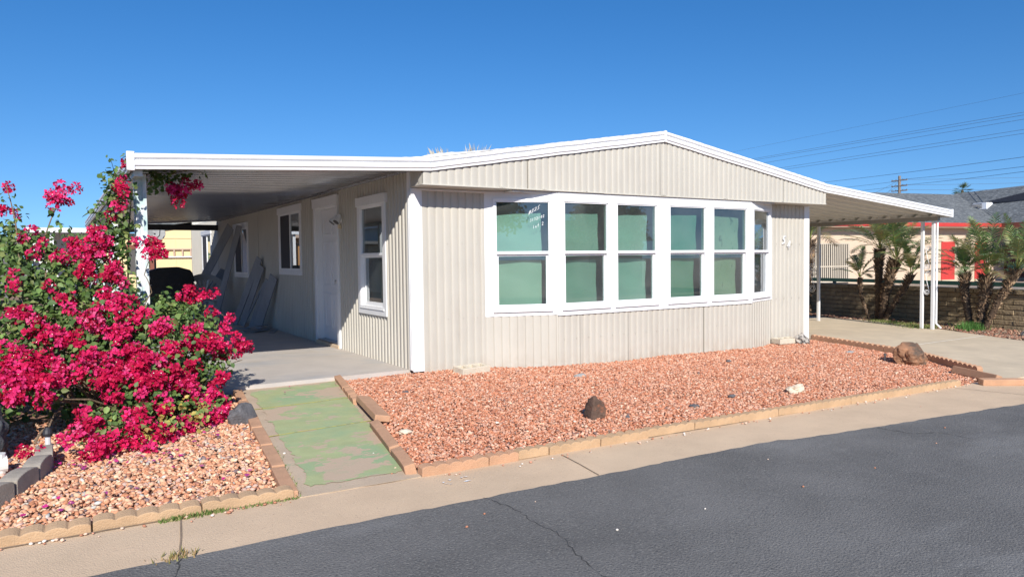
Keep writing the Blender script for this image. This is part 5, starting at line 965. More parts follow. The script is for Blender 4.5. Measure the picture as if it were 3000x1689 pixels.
mb = MB(); mb.tube([(-4.6,-2.28,.07),(-3.95,-2.17,.07)], .018, 10); mb.build('pipe', M['cream'], pf, smooth=False)
mb = MB(); mb.tube([(-3.98,-2.175,.07),(-3.90,-2.16,.07)], .045, 14); mb.tube([(-3.91,-2.162,.07),(-3.80,-2.14,.07)], .055, 14); mb.tube([(-3.84,-2.15,-.02),(-3.84,-2.15,.14)], .04, 12); mb.build('elbow', M['pvc'], pf)

# white paint chips on the kerb
mb = MB(); rn = random.Random(3)
for _ in range(9):
    x = -1.42+rn.uniform(-.16,.20); y = -3.70+rn.uniform(-.06,.04); a = rn.uniform(0,PI); s = rn.uniform(.008,.028); z = G(x,y)-.004
    mb.add([(x+math.cos(a)*s,y+math.sin(a)*s*.5,z),(x-math.sin(a)*s*.4,y+math.cos(a)*s*.3,z+.002),(x-math.cos(a)*s,y-math.sin(a)*s*.5,z),(x+math.sin(a)*s*.4,y-math.cos(a)*s*.3,z)], [(0,1,2,3)])
o = mb.build('paint_chips', M['vinyl']); o['kind'] = 'stuff'; o['label'] = 'scattered white paint chips on the kerb concrete'
# stray gravel on kerb and walk
def stray():
    r = np.random.default_rng(8); mb = MB(); V=[];F=[];C=[]
    bm = bmesh.new(); bmesh.ops.create_icosphere(bm, subdivisions=1, radius=1.0); tv = np.array([v.co[:] for v in bm.verts]); tf = np.array([[v.index for v in f.verts] for f in bm.faces]); bm.free()
    pts = [(r.uniform(-1.5,5.2), -3.57-.015*0-abs(r.normal(0,.035))) for _ in range(90)] + [(r.uniform(-4.5,-2.4), -3.53-abs(r.normal(0,.03))) for _ in range(45)] + [(-1.62+r.normal(0,.05),-3.2+r.normal(0,.2)) for _ in range(8)] + [(r.uniform(-3,4),r.uniform(-5.5,-3.7)) for _ in range(14)] + [(-2.2+r.normal(0,.06),-1.8+r.normal(0,.5)) for _ in range(8)]
    for i,(x,y) in enumerate(pts):
        s = r.uniform(.004,.013); c = [(.6,.3,.2),(.7,.5,.38),(.45,.2,.12),(.75,.68,.6)][r.integers(4)]
        V.append(tv*np.array([s,s*.8,s*.6])*(1+r.normal(0,.15,(len(tv),1)))+np.array([x,y,G(x,y)-.008+s*.5])); F.append(tf+i*len(tv)); C.append(np.tile(c,(len(tv),1)))
    o = np_mesh('stray_gravel', np.concatenate(V), np.concatenate(F), M['stone'], cols=np.concatenate(C)); o['kind'] = 'stuff'; o['label'] = 'stray gravel chips on the kerb and the road edge'
stray()

# ------------------------------------------------------------------ bougainvillea
bou = empty('bougainvillea', (-3.0,-1.0,.02), 'big bougainvillea bush in magenta flower climbing the patio cover post', 'flowering bush')
mb = MB()
for pts, r in STEMS:
    pts = [Vector(p) for p in pts]; out = []
    n = len(pts)
    for i in range(n-1):
        for k in range(5):
            t = k/5; p = pts[i].lerp(pts[i+1], t) + Vector((0,0,.03*math.sin(t*PI))); out.append(p)
    out.append(pts[-1]); m_ = len(out)
    mb.tube(out, [r*(1-.7*i/(m_-1)) for i in range(m_)], 6)
rn = random.Random(8)
for _ in range(34):   # woody stems inside the bush
    a = Vector((-3.05+rn.gauss(0,.08), -.95+rn.gauss(0,.08), 0)); b = Vector(rn.choice([l for l in LEAVES if .35 < l[2] < 1.15 and l[0] < -2.2])[:3])
    mid = a.lerp(b,.5)+Vector((rn.gauss(0,.1),rn.gauss(0,.1),.12)); mb.tube([a, a.lerp(mid,.5)+Vector((0,0,.05)), mid, mid.lerp(b,.5), b], [.012,.010,.008,.006,.003], 5)
mb.build('branch', M['bark'], bou)

def leaf_cloud(name, balls, per_r2, size, cols, m, parent, seed, upb=.55, flat=1.0, kmin=4):
    r = np.random.default_rng(seed); V=[];F=[];C=[]; k0=0
    P=[];Nn=[]
    for x,y,z,rad in balls:
        n = max(kmin, int(per_r2*(rad/.1)**2))
        d = r.normal(0,1,(n,3)); d /= np.linalg.norm(d,axis=1,keepdims=True)
        rr = rad*r.uniform(.25,1.15,(n,1)); P.append(np.array([x,y,z])+d*rr*np.array([1,1,flat])); Nn.append(d*.6+np.array([-.15,-.45,upb])+r.normal(0,.55,(n,3)))
    P = np.concatenate(P); N = np.concatenate(Nn); N /= np.linalg.norm(N,axis=1,keepdims=True); n = len(P)
    g = np.array([G(a,b) for a,b in P[:,:2]]); P[:,2] = np.maximum(P[:,2], g+.02)
    T = r.normal(0,1,(n,3))+np.array([0,-.3,-.5]); T -= N*(T*N).sum(1,keepdims=True); T /= np.linalg.norm(T,axis=1,keepdims=True); B = np.cross(N,T)
    s = size*np.exp(r.normal(0,.22,(n,1)))
    # leaf outline: base, left, lefttip, tip, righttip, right + midrib
    tpl = [(0,0,0),(-.34,.28,.10),(-.30,.60,.06),(0,1.0,-.12),(.30,.60,.06),(.34,.28,.10),(0,.45,-.03)]
    tris = [(0,6,1),(1,6,2),(2,6,3),(3,6,4),(4,6,5),(5,6,0)]
    V = np.stack([P+s*(B*a+T*b+N*c) for a,b,c in tpl],1)
    F = np.array(tris)[None]+ (np.arange(n)*7)[:,None,None]
    cc = np.array(cols)[r.integers(0,len(cols),n)]*np.exp(r.normal(0,.2,(n,1)))
    C = np.repeat(cc[:,None,:],7,1)
    return np_mesh(name, V.reshape(-1,3), F.reshape(-1,3), m, parent, cols=np.clip(C.reshape(-1,3),0,1))
LEAFC = [(.09,.155,.035),(.12,.20,.05),(.065,.12,.03),(.16,.24,.07),(.10,.17,.06),(.19,.23,.07)]
rn = random.Random(31)
BACK = [(rn.uniform(-4.5,-2.4), rn.uniform(-.6,.3), rn.uniform(.08,.85), .2) for _ in range(60)] + [(rn.uniform(-4.6,-4.0), rn.uniform(-1.2,-.2), rn.uniform(.3,1.2), .17) for _ in range(26)]
leaf_cloud('foliage', LEAVES+BACK, 21, .047, LEAFC, M['leaf'], bou, 3)
# dry yellowing leaves low in the bush
leaf_cloud('foliage', [(-2.85,-1.75,.12,.16),(-2.6,-1.6,.15,.15),(-3.3,-1.7,.08,.12),(-3.0,-1.9,.06,.14)], 30, .035, [(.42,.34,.08),(.30,.30,.08),(.35,.22,.06)], M['leaf'], bou, 4)['label'] = 'yellowing low leaves'

def flower_cloud():
    r = np.random.default_rng(17); P=[];N=[];W=[]
    for x,y,z,rad in FLOWERS:
        subs = max(1,int((rad/.06)**2*1.3))
        base = np.array([x,y,z]); hue = r.uniform(0,1)
        for _ in range(subs):
            d = r.normal(0,1,3); d /= np.linalg.norm(d); c = base + d*rad*r.uniform(.1,.9)*np.array([1.05,.7,.9]); sr = r.uniform(.035,.062)
            n = int(20*(sr/.05)**2)+3
            q = r.normal(0,1,(n,3)); q /= np.linalg.norm(q,axis=1,keepdims=True)
            P.append(c+q*sr*r.uniform(.6,1.1,(n,1))); N.append(q+np.array([-.1,-.35,.35])+r.normal(0,.25,(n,3))); W.append(np.full(n,hue+r.normal(0,.12)))
    P=np.concatenate(P);N=np.concatenate(N);W=np.concatenate(W);n=len(P)
    g = np.array([G(a,b) for a,b in P[:,:2]]); P[:,2]=np.maximum(P[:,2],g+.02)
    N/=np.linalg.norm(N,axis=1,keepdims=True)
    T=r.normal(0,1,(n,3)); T-=N*(T*N).sum(1,keepdims=True); T/=np.linalg.norm(T,axis=1,keepdims=True); B=np.cross(N,T)
    V=[];F=[];C=[]; s=.021*np.exp(r.normal(0,.18,(n,1))); k=0
    pal = np.array([(.50,.008,.060),(.66,.018,.115),(.74,.04,.19),(.38,.006,.035),(.78,.12,.27)])
    idx = np.clip((W*3.2+r.normal(0,.7,n)).astype(int),0,4); col = pal[idx]*np.exp(r.normal(0,.14,(n,1)))
    for j in range(3):
        a=j*2*PI/3; D=T*math.cos(a)+B*math.sin(a); E=-T*math.sin(a)+B*math.cos(a)
        tpl=[(0,0,0),(-.55,.55,.35),(0,1.15,.62),(.55,.55,.35)]
        V.append(np.stack([P+s*(E*x_+D*y_+N*z_) for x_,y_,z_ in tpl],1))
    V=np.concatenate(V); m_=len(V); F=np.array([(0,1,2),(0,2,3)])[None]+(np.arange(m_)*4)[:,None,None]
    C=np.repeat(np.concatenate([col]*3)[:,None,:],4,1)
    np_mesh('blossom', V.reshape(-1,3), F.reshape(-1,3), M['bract'], bou, cols=np.clip(C.reshape(-1,3),0,1))
    # tiny cream true flowers in the middle of some bracts
    pick=r.random(n)<.05; P2=P[pick]; N2=N[pick]; T2=T[pick]; B2=B[pick]; q=.0045
    V2=np.stack([P2+N2*.016+T2*q,P2+N2*.016+B2*q,P2+N2*.016-T2*q,P2+N2*.016-B2*q],1); F2=np.array([(0,1,2),(0,2,3)])[None]+(np.arange(len(V2))*4)[:,None,None]
    np_mesh('stamen', V2.reshape(-1,3), F2.reshape(-1,3), M['petal'], bou, cols=np.tile((.9,.85,.7),(len(V2)*4,1)))['kind'] = 'stuff'
flower_cloud()

# ------------------------------------------------------------------ palms
def frond(V, F, C, base, d, up, L, droop, n, ll, rn, col, w=.019):
    """one feather frond: arching midrib with two rows of narrow leaflets"""
    d = d.normalized(); side = d.cross(up).normalized(); p = base.copy(); pts = [p.copy()]; dirv = (d+up*.55).normalized()
    for k in range(n):
        p = p + dirv*(L/n); dirv = (dirv + Vector((0,0,-droop/n)) ).normalized(); pts.append(p.copy())
    # rachis
    for k in range(n):
        a, b = pts[k], pts[k+1]; t = w*.6*(1-k/n)+.002; i = len(V)
        V += [a-side*t, a+side*t, b+side*t*.8, b-side*t*.8]; F += [(i,i+1,i+2),(i,i+2,i+3)]; C += [(col[0]*1.5,col[1]*1.3,col[2])]*4
    st = int(n*.30)
    for k in range(st, n+1):
        t = (k-st)/(n-st); a = pts[k]; fw = (pts[min(k+1,n)]-pts[max(k-1,0)]).normalized(); l = ll*(math.sin(PI*(.12+.86*t))**.6)*rn.uniform(.85,1.1)
        nn = side.cross(fw).normalized()
        for s_ in (-1,1):
            for off in (0,.5):
                q = a - fw*(L/n)*off
                dd = (side*s_*1.0 + fw*(.55+.5*t) + nn*.18 + Vector((rn.gauss(0,.09),rn.gauss(0,.09),rn.gauss(0,.09)-.12))).normalized()
                e = q+dd*l+Vector((0,0,-.16*l)); m_ = q+dd*l*.45; i = len(V); ww = fw*w*.8
                V += [q-ww*.5, q+ww*.5, m_+ww*.6, m_-ww*.6, e]; F += [(i,i+1,i+2),(i,i+2,i+3),(i+3,i+2,i+4)]
                c = tuple(x_*rn.uniform(.75,1.25) for x_ in col); C += [c]*5
def palm(spec, label, seed, group='palm clumps in front of the block wall', trunk_only=()):
    b0 = spec[0][0][0]; root = empty('palm_tree', (b0[0], b0[1], G(b0[0],b0[1])), label, 'palm tree', group); rn = random.Random(seed)
    for ti, (path, rad, L, nf) in enumerate(spec):
        rad *= 1.22
        pts = [Vector(p) for p in path]; pts[0].z = G(pts[0].x, pts[0].y)-.03
        out = []; n = len(pts)
        for i in range(n-1):
            for k in range(8): out.append(pts[i].lerp(pts[i+1], k/8))
        out.append(pts[-1]); m_ = len(out)
        V=[];F=[];C=[]
        # core
        for i in range(m_):
            t = i/(m_-1); r = rad*(.62+.25*t)*(1+.1*rn.uniform(-1,1))
            for j in range(10): V.append(out[i]+Vector((math.cos(2*PI*j/10)*r, math.sin(2*PI*j/10)*r, 0))); C.append((.09,.06,.04))
        for i in range(m_-1):
            for j in range(10):
                a = i*10+j; b = i*10+(j+1)%10; F += [(a,b,b+10),(a,b+10,a+10)]
        # old leaf bases
        tot = int(300*max(.5,rad/.09)*((out[-1]-out[0]).length/1.4))
        for q in range(tot):
            t = rn.random()**.85; i = min(int(t*(m_-1)), m_-2); p = out[i].lerp(out[i+1], rn.random()); a = rn.uniform(0,2*PI); r = rad*(.6+.3*t)
            o_ = Vector((math.cos(a), math.sin(a), 0)); l = rad*rn.uniform(.35,.75)*(.5+.9*t); s_ = Vector((-o_.y,o_.x,0))*rad*.16
            tip = p+o_*(r+l*.8)+Vector((0,0,l*(.9 if t>.6 else rn.uniform(-.6,.5)))); k = len(V); bs = p+o_*r*.8
            V += [bs-s_, bs+s_, tip, bs+Vector((0,0,-.03))+o_*.01]; F += [(k,k+1,k+2),(k+1,k+3,k+2),(k+3,k,k+2)]
            c = rn.choice([(.24,.15,.09),(.16,.10,.06),(.33,.23,.14),(.12,.08,.05)]); C += [c]*4
        np_mesh('trunk', np.array([v[:] for v in V]), np.array(F), M['petal'], root, cols=np.array(C))
        V=[];F=[];C=[]; top = out[-1]; ax = (out[-1]-out[-3]).normalized()
        nf = int(nf*.75)
        for q in range(nf):
            a = q*2.399+rn.uniform(-.2,.2); t = q/nf
            el = -.25+1.4*(1-t)**1.0 if rad>.05 else .5+.8*(1-t)
            d = Vector((math.cos(a)*math.cos(el), math.sin(a)*math.cos(el), math.sin(el)))*1.0 + ax*.35
            col = rn.choice([(.17,.24,.09),(.21,.28,.10),(.26,.30,.12),(.15,.21,.09),(.31,.30,.14)])
            if t > .9: col = (.30,.24,.12)
            d.normalize(); upv = Vector((0,0,1)) - d*d.z; upv = upv.normalized() if upv.length>.05 else Vector((1,0,0))
            frond(V,F,C, top+d*.02, d, upv*.35+Vector((0,0,.0)), L*1.25*rn.uniform(.8,1.1), 0.7+.5*rn.random(), 24, L*.28, rn, col)
        np_mesh('crown', np.array([v[:] for v in V]), np.array(F), M['frond'], root, cols=np.clip(np.array(C),0,1))
    return root
palm(PALM1, 'four-stemmed feather palm before the block wall, seen left of the carport posts', 1)
palm(PALM2, 'three-stemmed feather palm before the block wall, seen right of the carport posts', 2)
palm(PALM3, 'tall dark feather palm at the back, half hidden by the house corner', 3)

# ------------------------------------------------------------------ block wall
bw = empty('block_wall', (12.9,0,G(12.9,0)), 'low brown slump block wall running behind the palms', 'block wall')
A_, B_ = Vector((12.30,-4.2)), Vector((14.1,7.6)); L_ = (B_-A_).length; e_ = (B_-A_)/L_; n_ = Vector((-e_.y, e_.x))
if n_.x > 0: n_ = -n_
def wp(s, o, z): p = A_+e_*s+n_*o; return Vector((p.x,p.y,z))
rn = random.Random(6); base = -.25; mb = MB(); H = .105
for row in range(8):
    s = -(.2 if row%2 else .0)-rn.uniform(0,.02)
    while s < L_:
        a, b = max(s,0), min(s+.40,L_)
        if b-a > .05:
            o = .005+rn.uniform(0,.012); z0 = base+row*H+.005; z1 = z0+H-.010
            if row == 7: o += .035; z0 -= .004; z1 = z0+.055+.05
            bl = rn.uniform(-.004,.008)
            vs = [wp(a+.005,0,z0),wp(b-.005,0,z0),wp(b-.005,-.18,z0),wp(a+.005,-.18,z0),wp(a+.005,0,z1),wp(b-.005,0,z1),wp(b-.005,-.18,z1),wp(a+.005,-.18,z1),
                  wp(a+.012,o,z0+.008),wp(b-.012,o+bl,z0+.008),wp(b-.012,o+rn.uniform(0,.006),z1-.008),wp(a+.012,o,z1-.008)]
            mb.add(vs, [(0,1,2,3),(4,7,6,5),(1,5,6,2),(3,2,6,7),(0,3,7,4),(8,11,10,9),(0,8,9,1),(1,9,10,5),(5,10,11,4),(4,11,8,0)])
        s += .40
mb.build('blocks', M['slump'], bw)
mb = MB(); mb.add([wp(0,-.004,base),wp(L_,-.004,base),wp(L_,-.004,.56),wp(0,-.004,.56),wp(0,-.17,base),wp(L_,-.17,base),wp(L_,-.17,.56),wp(0,-.17,.56)], [(0,1,2,3),(4,7,6,5),(3,2,6,7),(0,3,7,4),(1,5,6,2)]); mb.build('mortar_core', M['mortar'], bw)
# green rail behind it
gr = empty('metal_rail', (14.6,0,-.2), 'dark green metal rail running just behind the block wall', 'rail')
mb = MB(); q = lambda s,o,z: A_+e_*s+n_*o
def rail(s0,s1,o0,o1,z0,z1): 
    mb.add([wp(s0,o0,z0),wp(s1,o0,z0),wp(s1,o1,z0),wp(s0,o1,z0),wp(s0,o0,z1),wp(s1,o0,z1),wp(s1,o1,z1),wp(s0,o1,z1)], [(0,3,2,1),(4,5,6,7),(0,1,5,4),(1,2,6,5),(2,3,7,6),(3,0,4,7)])
rail(0,22,-1.55,-1.62,.57,.665); mb.build('top_rail', M['greenpaint'], gr)
for k in range(8):
    mb = MB(); s = .6+k*2.9; rail(s,s+.06,-1.66,-1.58,-.25,.62); mb.build('leg', M['darkmetal'], gr)

# ------------------------------------------------------------------ neighbour building on the right
bA = Vector((29.79,14.48)); bE = Vector((.97637,-.21613)); bN = Vector((.21613,.97637))
def bp(u, o, z): p = bA+bE*u+bN*o; return Vector((p.x,p.y,z))
nb = empty('neighbour_building', (bA.x,bA.y,-.2), 'cream stucco building with grey shingle roof and red fascia across the wall', 'building')
def bbox(mb, u0,u1,o0,o1,z0,z1): mb.add([bp(u0,o0,z0),bp(u1,o0,z0),bp(u1,o1,z0),bp(u0,o1,z0),bp(u0,o0,z1),bp(u1,o0,z1),bp(u1,o1,z1),bp(u0,o1,z1)], [(0,3,2,1),(4,5,6,7),(0,1,5,4),(1,2,6,5),(2,3,7,6),(3,0,4,7)])
mb = MB(); bbox(mb,-18,12.1,.6,8,-.3,2.9); mb.build('wall', M['stucco'], nb)
mb = MB(); bbox(mb,12.1,26,.75,8,-.3,2.9); w2 = mb.build('wall', M['pinkstucco'], nb); w2['label'] = 'tan stucco wall under the porch'
mb = MB()
mb.prism([bp(-18,-.02,3.0),bp(-18,6,5.2),bp(-18,12,3.0),bp(-18,12,2.9),bp(-18,6,5.08),bp(-18,-.02,2.9)], bp(16.2,0,0)-bp(-18,0,0))
mb.build('roof', M['shingle'], nb)
mb = MB()
mb.prism([bp(11.95,6.3,3.0),bp(16.3,6.3,5.3),bp(24,6.3,6.1),bp(24,6.3,5.9),bp(16.3,6.3,5.15),bp(11.95,6.3,2.88)], bp(0,-8.5,0)-bp(0,6.3,0))
mb.build('roof', M['shingle'], nb)
mb = MB(); mb.prism([bp(12.02,0,3.03),bp(16.25,6.0,5.24),bp(16.35,6.0,5.24),bp(12.12,0,3.03)], (0,0,.03)); mb.build('valley_flashing', M['grey_rock'], nb)
mb = MB(); bbox(mb,-18,12.0,-.07,-.02,2.79,2.99); mb.build('fascia', M['redpaint'], nb)
mb = MB(); bbox(mb,11.90,11.95,-8.5,-.07,2.74,3.0); mb.build('fascia', M['brown'], nb)  # red fascia given a darker colour to stand for its shade
mb = MB(); bbox(mb,11.95,24,-8.5,.75,2.72,2.76); bbox(mb,-18,11.9,-.02,.6,2.74,2.78); mb.build('soffit', M['stucco'], nb)
for u0,u1 in ((8.15,9.15),(10.72,11.68)):
    mb = MB(); bbox(mb,u0,u1,.56,.6,-.12,1.98); d = mb.build('door', M['redpaint'], nb)
    mb = MB(); bbox(mb,u1-.17,u1-.07,.50,.56,.82,.95); mb.build('handle', M['vinyl'], d)
    mb = MB(); bbox(mb,u0,u1,.50,.6,-.25,-.12); mb.build('door_step', M['concrete'], nb)
mb = MB(); bbox(mb,13.3,15.6,.70,.75,-.13,2.0); mb.build('door', M['brown'], nb)
mb = MB(); bbox(mb,13.3,15.6,.66,.70,.9,1.9); mb.build('window', M['brown'], nb)
# iron bar screen
mb = MB(); bbox(mb,-2.4,1.56,.585,.6,.0,1.9); mb.build('screened_opening', M['darkgap'], nb)
sc_ = empty('bar_gate', bp(0,.5,0), 'beige vertical bar security gate across the opening at the building\'s left', 'gate')
mb = MB(); u = -2.4
while u < 1.5: bbox(mb,u,u+.055,.50,.54,-.1,1.9); u += .125
mb.build('bars', M['beigebar'], sc_)
mb = MB()
for z0,z1 in ((1.88,1.93),(.70,.76),(-.1,-.03)): bbox(mb,-2.42,1.58,.485,.50,z0,z1)
for u in (-2.42,.34,1.53): bbox(mb,u,u+.06,.485,.50,-.02,1.87) if u != .34 else bbox(mb,u,u+.06,.484,.50,-.02,1.87)
mb.build('gate_frame', M['beigebar'], sc_)
# porch bench
bn = empty('bench', bp(13.8,-.1,-.2), 'light green slatted bench on the shaded porch at the right edge', 'bench')
mb = MB()
for k in range(4): bbox(mb,13.0,15.3,.35-.02*k,.39-.02*k,.30+.11*k,.38+.11*k)
mb.build('backrest', M['lightgreen'], bn)
mb = MB()
for k in range(4): bbox(mb,13.0,15.3,-.12+.11*k,-.03+.11*k,.18,.21)
mb.build('seat', M['lightgreen'], bn)
for u in (13.1,15.1):
    mb = MB(); bbox(mb,u,u+.06,-.1,.3,-.25,.17); mb.build('leg', M['darkmetal'], bn)
# roof vent dormer
vp = lambda u: 3.0+(u-11.95)*(2.3/4.35)
vt = empty('roof_vent', bp(14.2,2.6,4.2), 'white louvred vent under a hood coloured like its shaded side on the neighbouring roof', 'roof vent')
mb = MB(); mb.prism([bp(13.75,3.6,vp(13.75)+.02),bp(13.75,2.2,vp(13.75)+.02),bp(13.85,2.3,vp(13.75)+.42),bp(13.85,3.1,vp(13.75)+.42)], bp(1.0,0,0)-bp(0,0,0)); mb.build('vent_box', M['vinyl'], vt)
mb = MB()
for k in range(4): mb.prism([bp(13.74,3.2,vp(13.75)+.08+.08*k),bp(13.74,2.5,vp(13.75)+.08+.08*k),bp(13.74,2.5,vp(13.75)+.12+.08*k),bp(13.74,3.2,vp(13.75)+.12+.08*k)], bp(-.02,0,0)-bp(0,0,0))
mb.build('louvre', M['darkmetal'], vt)
mb = MB(); mb.prism([bp(14.3,2.9,vp(14.3)+.15),bp(14.8,.6,vp(14.8)+.35),bp(15,-1.6,vp(15)+.2),bp(14.6,-1.4,vp(14.6)+.02),bp(14.4,1.2,vp(14.4)+.02)], bp(.9,0,.15)-bp(0,0,0)); mb.build('hood', M['darkmetal'], vt)  # dark colour stands in for the shadow side of the dormer roof

# ------------------------------------------------------------------ pole, wires, far palms
up_ = empty('utility_pole', (58.98,27.59,-.2), 'wooden utility pole with three crossarms beyond the grey roof', 'utility pole')
mb = MB(); mb.tube([(58.98,27.59,-.3),(58.98,27.59,8.15)], [.15,.11], 10); mb.build('pole', M['wood'], up_)
for z in (7.75,7.27,6.85):
    mb = MB(); mb.box(58.93,59.03,26.9,28.3,z-.04,z+.04); ca = mb.build('crossarm', M['wood'], up_)
    for y in (26.95,27.3,27.9,28.25):
        mb = MB(); mb.tube([(58.98,y,z+.04),(58.98,y,z+.13)], [.035,.02], 8); mb.build('insulator', M['cable'], ca)
def wire(a, b, r, sag, label, group):
    a, b = Vector(a), Vector(b); n = 24; mb = MB()
    mb.tube([a.lerp(b,k/n)+Vector((0,0,-sag*4*(k/n)*(1-k/n))) for k in range(n+1)], r, 5)
    o = mb.build('power_line', M['cable'], base=a.lerp(b,.5)); return tag(o, label, 'power line', group)
lab = ['highest and faintest of the cables crossing the sky on the right','upper cable of the tight group of three crossing above the ridge','middle cable of the tight group of three crossing above the ridge','lower cable of the tight group of three crossing above the ridge','upper cable of the pair just below the group of three','lower cable of the pair just below the group of three']
for (a,b),t in zip(WIRES_NEAR, lab): wire(a,b,.006 if t is lab[0] else .010,.0,t,'overhead cables crossing the sky')
lab2 = ['lone cable passing above the pole top','top crossarm cable rising to the right edge','middle crossarm cable rising to the right edge','nearly level top cable from the pole above the far palm','nearly level middle cable from the pole above the far palm','lowest level cable from the pole behind the far palm','upper cable from the pole toward the house','lower cable from the pole toward the house','steep service cable from the top of the pole','steep service cable from the middle of the pole','second steep service cable from the pole top']
for (a,b),t in zip(WIRES_FAR, lab2): wire(a,b,.012,.05,t,'cables at the utility pole')
def fan_palm(base, H, R, label, seed, nf=40):
    root = empty('palm_tree', base, label, 'palm tree'); rn = random.Random(seed); b = Vector(base)
    mb = MB(); mb.tube([b, b+Vector((.1,0,H*.5)), b+Vector((0,0,H))], [R*.16,R*.12,R*.12], 8); mb.build('trunk', M['bark'], root)
    V=[];F=[];C=[]; top = b+Vector((0,0,H))
    for q in range(nf):
        a = rn.uniform(0,2*PI); el = rn.uniform(-.9,1.35); d = Vector((math.cos(a)*math.cos(el),math.sin(a)*math.cos(el),math.sin(el))); c0 = top+d*R*.45
        s_ = d.cross(Vector((0,0,1))).normalized(); u_ = s_.cross(d)
        col = rn.choice([(.06,.11,.04),(.09,.14,.05),(.13,.17,.07)]) if el>-.5 else (.22,.18,.10)
        for k in range(9):
            th = (k-4)/4*1.25; dd = (d*math.cos(th)+s_*math.sin(th)+u_*.1).normalized(); l = R*.6; i = len(V); w = u_*.03*R+s_*.05*R
            V += [c0-w*.5,c0+w*.5,c0+dd*l*rn.uniform(.8,1.05)+Vector((0,0,-.08*R))]; F.append((i,i+1,i+2)); C += [col]*3
        i = len(V); V += [top-s_*.02*R, top+s_*.02*R, c0]; F.append((i,i+1,i+2)); C += [col]*3
    np_mesh('crown', np.array([v[:] for v in V]), np.array(F), M['frond'], root, cols=np.array(C)); return root
fan_palm((95.3,39.9,-.2), 9.6, 1.35, 'small distant fan palm standing above the grey roof', 5)
fan_palm((33.4,17.7+6,-.2), 5.9, .6, 'fan palm tip peeping over the right carport roof edge', 6)
# dead dry shrub tips over the main roof
root = empty('dry_palm', (15.6,29.6,-.1), 'pale dry bristling palm tips poking over the house roof', 'palm tree')
V=[];F=[];C=[]; rn = random.Random(4); 
for cx,cy,cz,lean,nn_,hh in ((15.55,29.8,7.22,-.3,44,.55),(17.15,29.0,7.38,.1,60,.62),(16.4,29.4,7.05,.1,24,.45)):
    for _ in range(nn_):
        x = cx+rn.gauss(0,.26); y = cy+rn.gauss(0,.3); i = len(V); h = hh*rn.uniform(.5,1.3); d = Vector((lean+rn.gauss(0,.18)+(x-cx)*.8, rn.gauss(0,.2), 1))*h
        V += [Vector((x-.015,y,cz-.6)),Vector((x+.015,y,cz-.6)),Vector((x+.02,y,cz-.1))+d*.6,Vector((x,y,cz-.1))+d]; F += [(i,i+1,i+2),(i,i+2,i+3)]; C += [rn.choice([(.52,.47,.38),(.42,.38,.30),(.62,.58,.50)])]*4
np_mesh('crown', np.array([v[:] for v in V]), np.array(F), M['frond'], root, cols=np.array(C))
mb = MB(); mb.tube([(15.6,29.6,-.2),(15.6,29.6,6.4)], [.2,.16], 10); mb.build('trunk', M['bark'], root)

# ------------------------------------------------------------------ things under the patio cover
bb = empty('barbecue_grill', (-1.5,9.4,.03), 'barbecue grill under a black fabric cover at the far end of the patio', 'grill')
mb = MB(); out = [(-1.98,.60),(-1.98,1.10),(-1.78,1.18),(-1.62,1.225),(-1.28,1.235),(-1.06,1.17),(-1.005,1.09),(-.985,.92),(-1.02,.84),(-1.06,.66),(-1.12,.60)]
mb.prism([(x,9.25,z) for x,z in out], (0,.62,0)); mb.build('cover', M['blackfabric'], bb, bevel=.03, segs=3)
mb = MB(); mb.box(-1.88,-1.17,9.32,9.82,.06,.62); mb.build('cart', M['blackfabric'], bb, bevel=.02)
for x in (-1.84,-1.2):
    for y in (9.38,9.76): mb = MB(); mb.tube([(x-.02,y,.08),(x+.02,y,.08)], .045, 12); mb.build('wheel', M['darkmetal'], bb)
mb = MB(); strokes(mb, 'P', (-1.90,9.215,.925), (1,0,0), (0,0,1), .115, .06, .011, (0,-1,0)); mb.box(-1.925,-1.825,9.212,9.222,.862,.868); mb.build('lettering', M['greyink'], bb)
mb = MB(); strokes(mb, 'ACTIVE', (-1.46,9.215,.85), (1,0,0), (0,0,1), .035, .028, .004, (0,-1,0)); mb.build('lettering', M['darkink'], bb)

